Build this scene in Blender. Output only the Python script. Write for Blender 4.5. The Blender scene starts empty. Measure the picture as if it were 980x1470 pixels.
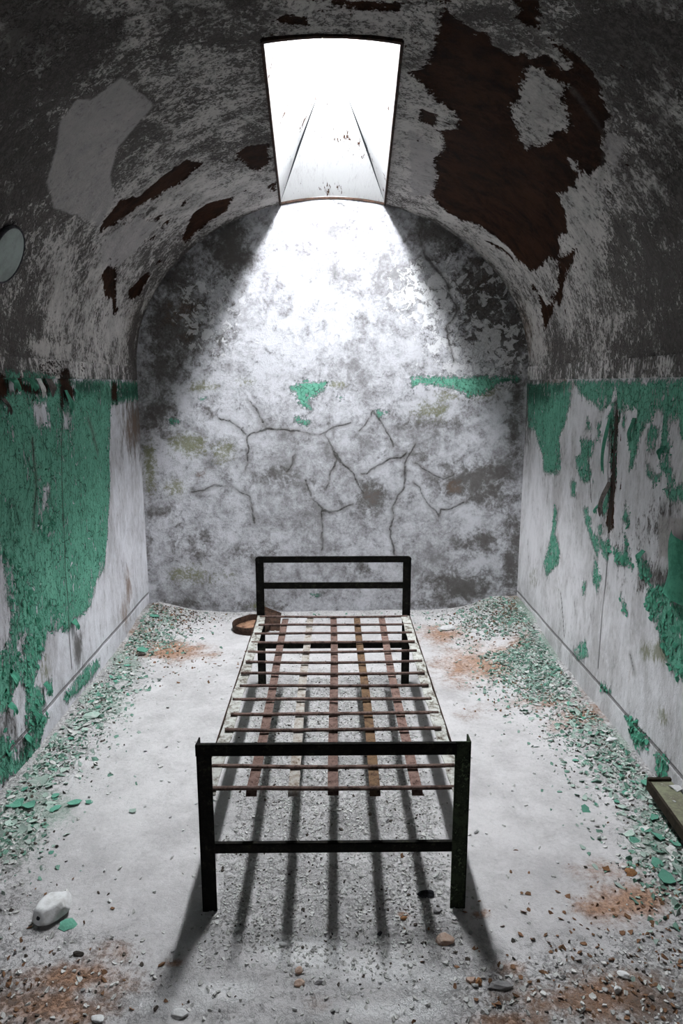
import bpy, bmesh, math, random
import numpy as np
from mathutils import Vector, Matrix, Euler

random.seed(7); rng = np.random.RandomState(7)
R = math.radians
C = bpy.context.scene.collection
scene = bpy.context.scene

# ------------------------------------------------------------------ camera
H = 1.5
PITCH = R(10.69); YAW = R(0.70); F = 980.0
cd = bpy.data.cameras.new('camera'); cam = bpy.data.objects.new('camera', cd); C.objects.link(cam)
cd.sensor_fit = 'VERTICAL'; cd.sensor_height = 36.0; cd.lens = 36.0 * F / 1470.0
cd.clip_start = 0.05; cd.clip_end = 100
cam.location = (0, 0, H); cam.rotation_euler = (R(90) - PITCH, 0, -YAW)
scene.camera = cam
_f = np.array([math.sin(YAW)*math.cos(PITCH), math.cos(YAW)*math.cos(PITCH), -math.sin(PITCH)])
_r = np.array([math.cos(YAW), -math.sin(YAW), 0.0]); _u = np.cross(_r, _f)
CAM = np.array([0, 0, H])
def ray(px, py):
    d = _f*F + _r*(px-490.0) + _u*(735.0-py)
    return d/np.linalg.norm(d)

# ------------------------------------------------------------------ room measures
W = 1.22            # half width of the cell
YB = 4.35           # end wall
YF = -0.9           # wall with the doorway, behind the viewer
ZD = 1.52           # top of the green dado
ZS = 1.60           # springing of the vault
VA, VB = 1.215, 0.985
NF = 4001
_t = np.linspace(0, math.pi, NF)            # angle: pi = left springing .. 0 = right
_ex = -np.cos(_t)*VA; _ez = ZS+np.sin(_t)*VB
_s = np.concatenate([[0], np.cumsum(np.hypot(np.diff(_ex), np.diff(_ez)))])
SMAX = _s[-1]
def s_of_x(x): return np.interp(x, _ex, _s)
def vault_xz(s): return np.interp(s, _s, _ex), np.interp(s, _s, _ez)

# where a feature seen in a direction lies on each surface (world surface coordinates)
def on_side(side, pts):
    out = []
    for px, py in pts:
        d = ray(px, py); t = (side*W-CAM[0])/d[0]
        p = CAM+d*t; out.append((p[1], p[2]))
    return out
def on_end(pts):
    out = []
    for px, py in pts:
        d = ray(px, py); t = YB/d[1]; p = CAM+d*t; out.append((p[0], p[2]))
    return out
def on_floor(pts, z=0.0):
    out = []
    for px, py in pts:
        d = ray(px, py); t = (z-H)/d[2]; p = CAM+d*t; out.append((p[0], p[1]))
    return out
def on_vault(pts):
    out = []
    for px, py in pts:
        d = ray(px, py)
        # (x/VA)^2 + ((z-ZS)/VB)^2 = 1
        A = (d[0]/VA)**2+(d[2]/VB)**2; B = 2*(d[2]*(H-ZS)/VB**2); Cc = ((H-ZS)/VB)**2-1
        t = (-B+math.sqrt(B*B-4*A*Cc))/(2*A); p = d*t
        out.append((float(s_of_x(p[0])), p[1]))
    return out
def crop(sc, ox, oy, pts): return [(ox+a/sc, oy+b/sc) for a, b in pts]

# ------------------------------------------------------------------ numpy noise
def _hash(ix, iy, iz, seed):
    h = (ix.astype(np.int64)*374761393+iy.astype(np.int64)*668265263+iz.astype(np.int64)*2147483647+seed*1274126177) & 0xffffffff
    h = ((h ^ (h >> 13))*1274126177) & 0xffffffff
    h = h ^ (h >> 16)
    return (h & 0xffffff)/float(0xffffff)
def vnoise(p, seed=0):
    i = np.floor(p); f = p-i; f = f*f*(3-2*f); o = 0
    for a in (0, 1):
        for b in (0, 1):
            for c in (0, 1):
                w = (f[:, 0] if a else 1-f[:, 0])*(f[:, 1] if b else 1-f[:, 1])*(f[:, 2] if c else 1-f[:, 2])
                o = o+w*_hash(i[:, 0]+a, i[:, 1]+b, i[:, 2]+c, seed)
    return o
def fbm(p, scale, octv=4, seed=0):
    o = 0; a = 0.5; tot = 0
    for k in range(octv):
        o = o+a*vnoise(p*scale, seed+k*17); tot += a; a *= 0.5; scale *= 2.03
    return o/tot-0.5

def sdf_poly(P, poly):
    poly = np.array(poly, float); n = len(poly)
    d = np.full(len(P), 1e9); ins = np.zeros(len(P), bool)
    for i in range(n):
        a = poly[i]; b = poly[(i+1) % n]; ab = b-a; L = ab@ab+1e-12
        t = np.clip(((P-a)@ab)/L, 0, 1); q = P-(a+t[:, None]*ab)
        d = np.minimum(d, np.hypot(q[:, 0], q[:, 1]))
        c = ((a[1] > P[:, 1]) != (b[1] > P[:, 1]))
        with np.errstate(divide='ignore', invalid='ignore'):
            xx = (b[0]-a[0])*(P[:, 1]-a[1])/(b[1]-a[1]+1e-15)+a[0]
        ins ^= c & (P[:, 0] < xx)
    return np.where(ins, d, -d)
def union(P, polys):
    o = np.full(len(P), -0.5)
    for p in polys: o = np.maximum(o, sdf_poly(P, p))
    return o
def minus(a, b): return np.minimum(a, -b)
def wig(P):
    w = np.stack([P[:, 0], P[:, 1], np.zeros(len(P))], 1)
    return P+np.stack([fbm(w, 9, 4, 81), fbm(w, 9, 4, 82)], 1)*.07
def dist_lines(P, lines):
    d = np.full(len(P), 0.5)
    for ln in lines:
        ln = np.array(ln, float)
        for i in range(len(ln)-1):
            a, b = ln[i], ln[i+1]; ab = b-a; L = ab@ab+1e-12
            t = np.clip(((P-a)@ab)/L, 0, 1); q = P-(a+t[:, None]*ab)
            d = np.minimum(d, np.hypot(q[:, 0], q[:, 1]))
    return d
def blobs(P, spots, conv):
    """soft spots; each (px, py, rx, ry, weight): centre and reach along the two surface axes"""
    o = np.zeros(len(P))
    for (x, y, rx, ry, w) in spots:
        c = conv([(x, y)])[0]; c1 = conv([(x+rx, y)])[0]; c2 = conv([(x, y+ry)])[0]
        m = np.array([[c1[0]-c[0], c2[0]-c[0]], [c1[1]-c[1], c2[1]-c[1]]])
        q = np.linalg.inv(m)@(P-np.array(c)).T
        o = np.maximum(o, w*np.exp(-0.7*(q[0]**2+q[1]**2)))
    return np.clip(o, 0, 1)

# ------------------------------------------------------------------ node helper
class S:
    def __init__(s, g, k): s.g = g; s.k = k
    def _m(s, op, o, rev=False):
        a, b = (o, s) if rev else (s, o)
        return s.g.math(op, a, b)
    def __add__(s, o): return s._m('ADD', o)
    __radd__ = __add__
    def __sub__(s, o): return s._m('SUBTRACT', o)
    def __rsub__(s, o): return s._m('SUBTRACT', o, True)
    def __mul__(s, o): return s._m('MULTIPLY', o)
    __rmul__ = __mul__
class G:
    def __init__(s, name):
        s.m = bpy.data.materials.new(name); s.m.use_nodes = True; s.t = s.m.node_tree; s.t.nodes.clear()
        s.out = s.n('ShaderNodeOutputMaterial'); s.p = s.n('ShaderNodeBsdfPrincipled')
        s.t.links.new(s.p.outputs[0], s.out.inputs[0])
        s.p.inputs['Roughness'].default_value = 0.9
        s.p.inputs['Specular IOR Level'].default_value = 0.08
        s.geo = s.n('ShaderNodeNewGeometry'); s.pos = S(s, s.geo.outputs['Position'])
    def n(s, t): return s.t.nodes.new(t)
    def put(s, sock, v):
        if isinstance(v, S): s.t.links.new(v.k, sock)
        elif isinstance(v, (tuple, list)) and sock.type == 'RGBA': sock.default_value = (v[0], v[1], v[2], 1)
        else: sock.default_value = v
    def math(s, op, a, b=0.0, c=0.0, clamp=False):
        n = s.n('ShaderNodeMath'); n.operation = op; n.use_clamp = clamp
        s.put(n.inputs[0], a); s.put(n.inputs[1], b)
        if op in ('MULTIPLY_ADD', 'SMOOTH_MIN'): s.put(n.inputs[2], c)
        return S(s, n.outputs[0])
    def attr(s, name):
        n = s.n('ShaderNodeAttribute'); n.attribute_name = name; return S(s, n.outputs['Fac'])
    def coord(s, scale=(1, 1, 1), loc=(0, 0, 0), src=None):
        n = s.n('ShaderNodeMapping'); s.put(n.inputs[0], src or s.pos)
        n.inputs['Scale'].default_value = scale; n.inputs['Location'].default_value = loc
        return S(s, n.outputs[0])
    def noise(s, scale, detail=6, rough=0.6, dist=0.0, vec=None, off=0.0):
        n = s.n('ShaderNodeTexNoise'); v = vec or s.pos
        if off: v = s.coord(loc=(off, off*1.7, -off), src=v)
        s.put(n.inputs['Vector'], v); n.inputs['Scale'].default_value = scale
        n.inputs['Detail'].default_value = detail; n.inputs['Roughness'].default_value = rough
        n.inputs['Distortion'].default_value = dist
        return S(s, n.outputs['Fac'])
    def voro(s, scale, feature='F1', vec=None, rnd=1.0, out='Distance'):
        n = s.n('ShaderNodeTexVoronoi'); n.feature = feature; s.put(n.inputs['Vector'], vec or s.pos)
        n.inputs['Scale'].default_value = scale; n.inputs['Randomness'].default_value = rnd
        return S(s, n.outputs[out])
    def step(s, x, a, b, lo=0.0, hi=1.0):
        n = s.n('ShaderNodeMapRange'); n.interpolation_type = 'SMOOTHSTEP'
        s.put(n.inputs[0], x); n.inputs[1].default_value = a; n.inputs[2].default_value = b
        n.inputs[3].default_value = lo; n.inputs[4].default_value = hi
        return S(s, n.outputs[0])
    def mix(s, f, a, b):
        n = s.n('ShaderNodeMix'); n.data_type = 'RGBA'
        s.put(n.inputs[0], f); s.put(n.inputs[6], a); s.put(n.inputs[7], b)
        return S(s, n.outputs[2])
    def scale(s, col, f):
        n = s.n('ShaderNodeVectorMath'); n.operation = 'SCALE'; s.put(n.inputs[0], col); s.put(n.inputs['Scale'], f)
        return S(s, n.outputs[0])
    def warp(s, vec, amt, scale):
        n = s.n('ShaderNodeTexNoise'); s.put(n.inputs['Vector'], vec); n.inputs['Scale'].default_value = scale
        n.inputs['Detail'].default_value = 3
        a = s.n('ShaderNodeVectorMath'); a.operation = 'SUBTRACT'; s.t.links.new(n.outputs['Color'], a.inputs[0]); a.inputs[1].default_value = (.5, .5, .5)
        b = s.n('ShaderNodeVectorMath'); b.operation = 'SCALE'; s.t.links.new(a.outputs[0], b.inputs[0]); b.inputs['Scale'].default_value = amt
        c = s.n('ShaderNodeVectorMath'); c.operation = 'ADD'; s.put(c.inputs[0], vec); s.t.links.new(b.outputs[0], c.inputs[1])
        return S(s, c.outputs[0])
    def finish(s, col, bump=None, dist=0.01, strength=1.0, rough=None):
        s.put(s.p.inputs['Base Color'], col)
        if rough is not None: s.put(s.p.inputs['Roughness'], rough)
        if bump is not None:
            b = s.n('ShaderNodeBump'); b.inputs['Strength'].default_value = strength; b.inputs['Distance'].default_value = dist
            s.put(b.inputs['Height'], bump); s.t.links.new(b.outputs[0], s.p.inputs['Normal'])
        return s.m

def plaster(name, base=(.62, .62, .64), base2=(.36, .35, .35), stretch=1.0, grain=1.0, upper=None, layer=False):
    """old limewashed plaster: blotches, black mould crust, bare brown undercoat, peeling green paint, moss, cracks"""
    g = G(name)
    v = g.coord(scale=(1, 1, stretch))
    w = g.warp(v, 0.06, 7.0)
    big = g.noise(2.6, 5, .6, 0.6, v)
    mid = g.noise(11, 8, .68, 0.4, w, 3.1)
    fine = g.noise(60, 8, .72, 0.3, v, 7.7)
    tiny = g.noise(240, 4, .7, 0.0, v, 1.3)
    # base blotches
    f = g.step(big*0.5+mid*0.55+(fine-0.5)*0.35*grain, .40, .66)
    col = g.mix(f, base, base2)
    dust = g.step(fine+(mid-.5)*.8, .60, .72)
    col = g.mix(dust*0.45, col, tuple(c*0.45 for c in base2))
    # soft stains, also the vignetting painted into the vault corners
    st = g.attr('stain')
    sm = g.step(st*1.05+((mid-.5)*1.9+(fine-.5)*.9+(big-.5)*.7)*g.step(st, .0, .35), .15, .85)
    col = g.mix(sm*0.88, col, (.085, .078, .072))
    ru = g.attr('rust')
    rm = g.step(ru*1.0+((mid-.5)*1.9+(fine-.5)*.9)*g.step(ru, .0, .35), .30, 1.15)
    col = g.mix(rm*0.75, col, (.20, .115, .065))
    mo = g.attr('moss')
    mm = g.step(mo*.95+((fine-.5)*2.2+(mid-.5)*1.6)*g.step(mo, .0, .3), .28, .85)
    col = g.mix(mm*0.75, col, (.17, .175, .09))
    # mould crust, curly broken black flakes; thickened on the near vault as painted vignetting
    md = g.attr('mold_shade')
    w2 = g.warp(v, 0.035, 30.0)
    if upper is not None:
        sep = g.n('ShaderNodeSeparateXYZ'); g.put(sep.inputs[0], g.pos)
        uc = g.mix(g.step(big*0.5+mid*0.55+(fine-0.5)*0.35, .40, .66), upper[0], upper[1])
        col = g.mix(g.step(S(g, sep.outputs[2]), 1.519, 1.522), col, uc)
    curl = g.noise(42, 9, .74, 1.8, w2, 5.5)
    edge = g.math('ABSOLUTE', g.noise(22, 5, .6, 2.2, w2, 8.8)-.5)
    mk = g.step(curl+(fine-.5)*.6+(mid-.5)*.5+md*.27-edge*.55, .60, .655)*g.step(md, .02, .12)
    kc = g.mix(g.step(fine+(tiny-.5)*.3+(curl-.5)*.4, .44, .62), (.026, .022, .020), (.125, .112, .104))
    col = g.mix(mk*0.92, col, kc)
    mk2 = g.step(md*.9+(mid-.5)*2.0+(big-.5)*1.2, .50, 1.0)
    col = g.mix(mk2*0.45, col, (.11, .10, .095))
    if layer:
        la = g.attr('layer'); ln = g.noise(17, 9, .7, .6, v, 9.1)
        lt = la*.16+ln+(big-.5)*.2
        lm_ = g.step(lt, .60, .615)
        col = g.mix(g.step(lt, .575, .60)*(1.0-lm_)*g.step(la, .05, .3)*.6, col, (.09, .085, .08))
        col = g.mix(lm_*g.step(la, .05, .3)*.75, col, (.66, .66, .67))
    # smooth pale repair patches
    pa = g.attr('pale')
    pm = g.step(pa+(mid-.5)*.05+(fine-.5)*.02, -.006, .008)
    pc = g.mix(g.step(mid, .35, .7), (.46, .43, .42), (.36, .34, .335))
    pm2 = pm*g.step(fine+mid*.4, .95, .74)
    col = g.mix(pm2, col, pc)
    # bare brown undercoat
    br = g.attr('brown')
    brn = br+(mid-.5)*.10+(fine-.5)*.10
    spk = g.step(g.noise(26, 5, .6, .5, v, 12.0)+(fine-.5)*.3, .66, .68)*g.step(br, -.20, -.03)*.05
    brn = g.math('MAXIMUM', brn, spk-.02)
    bm = g.step(brn, -.003, .003)
    bc = g.mix(g.step(mid+(fine-.5)*.5, .36, .7), (.042, .017, .008), (.014, .006, .004))
    bc = g.mix(g.step(big*.5+fine*.6, .62, .78)*0.5, bc, (.075, .035, .016))
    rim = g.step(brn, -.022, -.003)*g.step(brn, .003, -.001)
    col = g.mix(rim*0.25, col, (.62, .58, .55))
    col = g.mix(bm, col, bc)
    # green paint
    gr = g.attr('green')
    # craquelure: dark gaps between paint scales
    wc = g.warp(g.coord(scale=(1, 1, 0.62)), 0.03, 24)
    ce = g.voro(52, 'DISTANCE_TO_EDGE', wc)
    ce2 = g.voro(19, 'DISTANCE_TO_EDGE', g.warp(g.coord(scale=(1, 1, 0.45)), .05, 12))
    gs = gr+(mid-.5)*.10+(fine-.5)*.13
    gm = g.step(gs, -.002, .002)
    holes = g.step(fine+(mid-.5)*.9+g.step(gr, .0, .12, .07, .0), .675, .695)
    fl = g.noise(30, 4, .6, .8, g.coord(scale=(1, 1, .5)), 21.0)
    holes = g.math('MAXIMUM', holes, g.step(fl+(mid-.5)*.35, .665, .68))
    gm = gm*(1.0-holes)
    crk = g.math('MAXIMUM', g.step(ce, .06, .0)*g.step(fine, .40, .56), g.step(fine+(tiny-.5)*.25, .37, .33))
    crk2 = g.step(ce2, .035, .0)*g.step(mid, .40, .56)
    crk2 = g.math('MAXIMUM', crk2, g.step(fl+(mid-.5)*.3, .655, .665)*g.step(fl+(mid-.5)*.35, .68, .665))
    crk2 = g.math('MAXIMUM', crk2, g.step(g.noise(44, 4, .6, 1.0, g.coord(scale=(1, 1, .5)), 31.0)+(mid-.5)*.3, .635, .65))
    crk = g.math('MAXIMUM', crk, crk2)
    gcol = g.mix(g.step(fine*.6+mid*.5, .36, .72), (.18, .45, .33), (.095, .31, .215))
    gcol = g.mix(g.step(mid, .58, .75)*0.35, gcol, (.16, .42, .31))
    gcol = g.mix(crk*0.8, gcol, (.010, .022, .016))
    halo = g.step(gs, -.016, -.002)*g.step(gs, .002, -.002)
    col = g.mix(halo*0.55, col, (.035, .045, .038))
    gst = g.step(g.attr('gdark')+((mid-.5)*1.4+(fine-.5)*.6)*g.step(g.attr('gdark'), 0, .3), .2, 1.0)
    gcol = g.mix(gst*0.85, gcol, (.018, .060, .038))
    col = g.mix(gm, col, gcol)
    # cracks in the render
    cr = g.attr('crack')+(fine-.5)*.022
    cm = g.step(cr, .0075, .001)
    cw = g.step(cr+(mid-.5)*.05, .028, .0)
    col = g.mix(cw*0.45, col, (.13, .12, .11))
    col = g.mix(cm*g.step(mid, .35, .55, .25, .75), col, (.045, .040, .036))
    jn = g.step(g.attr('joint')+(fine-.5)*.006, .0075, .003)
    col = g.mix(jn*.75, col, (.06, .055, .05))
    hgt = (fine-.5)*.35+(tiny-.5)*.12+(mid-.5)*.3+gm*.22-bm*.32-mk*.22-cm*.4-crk*gm*.2-jn*.4
    return g.finish(col, hgt, 0.018, 0.9, 0.88)

def ground_mat():
    g = G('dusty_floor')
    big = g.noise(1.8, 5, .6, .4); mid = g.noise(9, 8, .7, .3, None, 2.2)
    fine = g.noise(70, 7, .75, .2, None, 4.4)
    cell = g.voro(120, 'F1', g.warp(g.pos, .01, 60), 1, 'Color')
    sp = g.n('ShaderNodeSeparateColor'); g.put(sp.inputs[0], cell); cr = S(g, sp.outputs[0])
    litter = g.attr('litter')
    col = g.mix(g.step(big*.5+mid*.5+(fine-.5)*.3, .36, .66), (.63, .61, .61), (.43, .415, .415))
    lm = g.step(litter+(mid-.5)*.9, .2, .8)
    grit = g.mix(g.step(cr, .1, .9), (.26, .25, .245), (.64, .63, .62))
    gritm = g.step(fine+litter*.16+(mid-.5)*.25, .58, .68)
    col = g.mix(gritm*g.math('MAXIMUM', lm, 0.22), col, grit)
    speck = g.step(g.voro(70, 'F1')+(fine-.5)*.5, .10, .06)
    col = g.mix(speck*g.math('MAXIMUM', lm, .2)*.7, col, (.06, .055, .05))
    du = g.attr('dust')
    dm = g.step(du*1.0+((mid-.5)*2.2+(fine-.5)*1.5)*g.step(du, 0, .3), .2, .9)
    col = g.mix(dm*.85, col, (.92, .91, .91))  # white powder, painted brighter to make up for weak light near the viewer
    ru = g.attr('rust')
    rm = g.step(ru*1.0+((mid-.5)*2.0+(fine-.5)*1.3+(big-.5)*.8)*g.step(ru, 0, .3), .14, .95)
    rc = g.mix(g.step(fine, .4, .65), (.42, .21, .10), (.15, .07, .035))
    col = g.mix(rm*.8, col, rc)
    st = g.attr('stain')
    sm = g.step(st*1.0+((mid-.5)*2.0+(fine-.5)*1.3)*g.step(st, 0, .3), .22, 1.1)
    col = g.mix(sm*.7, col, (.10, .085, .075))
    gt = g.step(g.attr('moss')*1.1+(fine-.5)*1.3+(mid-.5)*.6, .45, .85)
    col = g.mix(gt*.55, col, (.20, .32, .24))
    hgt = (fine-.5)*.5+(mid-.5)*.4+gritm*.15*lm+(cr-.5)*.12*lm
    return g.finish(col, hgt, 0.014, 0.9, 0.92)

def simple(name, c1, c2, scale=40, dark=None, rough=.85, bump=.003, speck=None, metallic=0.0, thr=(.4, .65)):
    g = G(name)
    tc = g.n('ShaderNodeTexCoord'); o = S(g, tc.outputs['Object'])
    oi = g.n('ShaderNodeObjectInfo')
    rnd = S(g, oi.outputs['Random'])
    n1 = g.noise(scale, 7, .68, .3, o); n2 = g.noise(scale*4, 6, .7, 0, o, 2.0)
    col = g.mix(g.step(n1+(n2-.5)*.5, thr[0], thr[1]), c1, c2)
    if dark: col = g.mix(g.step(n2+(n1-.5)*.8, .60, .72), col, dark)
    if speck: col = g.mix(g.step(n2+(n1-.5)*1.1, .62, .70)*.85, col, speck)
    col = g.scale(col, rnd*.35+.82)
    g.p.inputs['Metallic'].default_value = metallic
    return g.finish(col, n1*.5+n2*.5, bump, .8, rough)

M = {}
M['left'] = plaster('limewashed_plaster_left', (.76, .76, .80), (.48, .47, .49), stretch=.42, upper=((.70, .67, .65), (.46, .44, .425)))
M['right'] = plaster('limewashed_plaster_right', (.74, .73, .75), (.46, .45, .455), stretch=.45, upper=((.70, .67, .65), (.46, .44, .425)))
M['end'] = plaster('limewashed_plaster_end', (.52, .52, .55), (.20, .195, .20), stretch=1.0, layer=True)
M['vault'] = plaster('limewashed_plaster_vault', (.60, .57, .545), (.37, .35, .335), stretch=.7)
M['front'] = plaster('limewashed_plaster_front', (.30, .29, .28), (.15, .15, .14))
M['floor'] = ground_mat()
M['black'] = simple('blackened_painted_steel', (.007, .007, .006), (.016, .014, .012), 30, None, .8, .0015, speck=(.03, .034, .02))
M['lichen'] = simple('blackened_steel_with_green_paint', (.045, .060, .034), (.018, .022, .015), 34, None, .7, .002, speck=(.12, .16, .09), thr=(.40, .6))
M['rust'] = simple('rusty_steel_strip', (.19, .125, .105), (.10, .06, .05), 45, (.03, .018, .014), .85, .0015)
M['rust_rod'] = simple('rusty_steel_bar', (.15, .10, .085), (.055, .036, .03), 45, (.03, .018, .014), .8, .0015)
M['rust_orange'] = simple('orange_rust', (.19, .12, .07), (.09, .055, .038), 45, (.04, .02, .01), .9, .0015)
M['rail'] = simple('flaking_pale_paint_on_steel', (.44, .44, .41), (.16, .145, .12), 26, (.04, .025, .018), .8, .002)
M['pale_strip'] = simple('pale_painted_strip', (.36, .34, .31), (.20, .16, .13), 38, (.09, .06, .04), .8, .002)
M['rail_edge'] = simple('dark_rusty_edge', (.06, .035, .025), (.02, .014, .012), 45, None, .85, .0015)
M['flake_green'] = simple('green_paint_flake', (.13, .34, .25), (.08, .21, .155), 20, None, .7, .001)
M['litter_green'] = simple('dull_green_paint_flake', (.15, .27, .21), (.09, .16, .125), 20, None, .8, .001)
M['flake_mint'] = simple('mint_paint_flake', (.30, .41, .35), (.42, .47, .43), 20, None, .8, .001)
M['flake_pale'] = simple('pale_paint_flake', (.62, .62, .60), (.42, .41, .39), 20, None, .85, .001)
M['flake_dark'] = simple('dark_litter', (.05, .045, .04), (.11, .09, .075), 20, None, .9, .001)
M['flake_brown'] = simple('brown_litter', (.22, .12, .07), (.12, .07, .04), 20, None, .9, .001)
M['stone'] = simple('white_plaster_lump', (.70, .70, .70), (.52, .51, .50), 14, None, .9, .004)
M['pink'] = simple('pinkish_brick_lump', (.55, .42, .35), (.42, .26, .18), 16, (.20, .11, .07), .9, .004)
M['grey'] = simple('grey_mortar_lump', (.44, .43, .43), (.30, .29, .29), 16, None, .9, .004)
M['coal'] = simple('black_cinder', (.02, .02, .024), (.055, .055, .065), 30, None, .5, .006)
M['leaf'] = simple('dry_brown_leaf', (.26, .13, .06), (.16, .08, .04), 22, None, .8, .002)
M['wood'] = simple('greenish_old_board', (.20, .21, .14), (.13, .12, .09), 12, (.07, .05, .035), .85, .003, speck=(.30, .31, .25))
M['wood_edge'] = simple('dark_board_edge', (.035, .028, .02), (.02, .016, .012), 20, None, .9, .002)
M['disc'] = simple('dull_glass_disc', (.28, .32, .30), (.20, .225, .21), 6, None, .45, .0005)
M['panrust'] = simple('pan_rust', (.34, .20, .13), (.20, .11, .07), 16, (.05, .03, .02), .9, .002)
M['shaft'] = simple('white_skylight_shaft', (.86, .85, .84), (.76, .75, .74), 4, None, .8, .002)

# ------------------------------------------------------------------ mesh helpers
def grid_obj(name, P, nu, nv, mat, attrs, flip=False, extra_faces=None, mask=None):
    """P: (nu*nv,3) vertices, row-major in u"""
    idx = np.arange(nu*nv).reshape(nu, nv)
    q = np.stack([idx[:-1, :-1], idx[1:, :-1], idx[1:, 1:], idx[:-1, 1:]], -1)
    if mask is not None: q = q[mask]
    q = q.reshape(-1, 4)
    if flip: q = q[:, ::-1]
    return np_mesh(name, P, q, mat, attrs)
def np_mesh(name, P, q, mat, attrs=None, parent=None, smooth=True):
    me = bpy.data.meshes.new(name)
    k = q.shape[1]
    me.vertices.add(len(P)); me.vertices.foreach_set('co', np.ascontiguousarray(P, np.float32).ravel())
    me.loops.add(q.size); me.loops.foreach_set('vertex_index', np.ascontiguousarray(q, np.int32).ravel())
    me.polygons.add(len(q)); me.polygons.foreach_set('loop_start', np.arange(0, q.size, k, dtype=np.int32))
    me.polygons.foreach_set('loop_total', np.full(len(q), k, np.int32))
    me.update(calc_edges=True); me.validate()
    me.polygons.foreach_set('use_smooth', np.full(len(me.polygons), smooth))
    for n, a in (attrs or {}).items():
        at = me.attributes.new(n, 'FLOAT', 'POINT'); at.data.foreach_set('value', np.ascontiguousarray(a, np.float32))
    me.materials.append(mat)
    o = bpy.data.objects.new(name, me); C.objects.link(o)
    if parent: o.parent = parent
    return o
def obj(name, bm, mat, parent=None, smooth=False):
    me = bpy.data.meshes.new(name); bm.normal_update(); bm.to_mesh(me); bm.free()
    for m in (mat if isinstance(mat, (list, tuple)) else [mat]): me.materials.append(m)
    if smooth:
        for p in me.polygons: p.use_smooth = True
    o = bpy.data.objects.new(name, me); C.objects.link(o)
    if parent: o.parent = parent
    return o
def tag(o, label=None, cat=None, group=None, kind=None):
    if label: o['label'] = label
    if cat: o['category'] = cat
    if group: o['group'] = group
    if kind: o['kind'] = kind
    return o
def struct(o): o['kind'] = 'structure'; return o
def empty(name, loc, rz=0, rx=0, ry=0):
    o = bpy.data.objects.new(name, None); C.objects.link(o); o.location = loc; o.rotation_euler = (rx, ry, rz)
    o.empty_display_size = .1; return o
def add_box(bm, x0, x1, y0, y1, z0, z1, bev=0.0, mi=0):
    vs = [bm.verts.new(p) for p in [(x0, y0, z0), (x1, y0, z0), (x1, y1, z0), (x0, y1, z0), (x0, y0, z1), (x1, y0, z1), (x1, y1, z1), (x0, y1, z1)]]
    fs = []
    for f in [(0, 3, 2, 1), (4, 5, 6, 7), (0, 1, 5, 4), (1, 2, 6, 5), (2, 3, 7, 6), (3, 0, 4, 7)]:
        fc = bm.faces.new([vs[i] for i in f]); fc.material_index = mi; fs.append(fc)
    if bev > 0:
        es = list({e for f in fs for e in f.edges})
        bmesh.ops.bevel(bm, geom=es, offset=bev, segments=2, affect='EDGES', profile=.5)
    return vs
def rough_up(bm, amt, scale, cuts=0, seed=0):
    if cuts: bmesh.ops.subdivide_edges(bm, edges=bm.edges[:], cuts=cuts, use_grid_fill=True)
    bm.verts.ensure_lookup_table()
    P = np.array([v.co[:] for v in bm.verts])
    for k in range(3):
        d = fbm(P+17.3*k+seed, scale, 3, seed+k)*amt
        P[:, k] += d
    for v, p in zip(bm.verts, P): v.co = p

# ------------------------------------------------------------------ the setting
ATT = ('green', 'gdark', 'brown', 'pale', 'mold_shade', 'stain', 'rust', 'moss', 'crack', 'joint', 'layer')  # stain also carries the vignetting painted into the vault corners
def blank(n):
    d = {k: np.zeros(n) for k in ATT}
    d['green'] -= .5; d['brown'] -= .5; d['pale'] -= .5; d['crack'] += .5; d['joint'] += .5
    return d

def mold_shade_field(x, y, z):
    w3 = np.stack([x, y, z], 1)
    base = np.clip(.55+fbm(w3, 2.2, 4, 12)*2.4, 0, 1)
    return np.clip(base*(.75+.35*np.clip((ZS+.55-z)/.5, 0, 1))+.10+np.clip((3.1-y)/.9, 0, 1)*(.16+fbm(w3, 3, 3, 19)*.8)*(z > 1.9), 0, .92)  # mould, plus a near-viewer term that paints lens vignetting onto the upper vault
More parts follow.
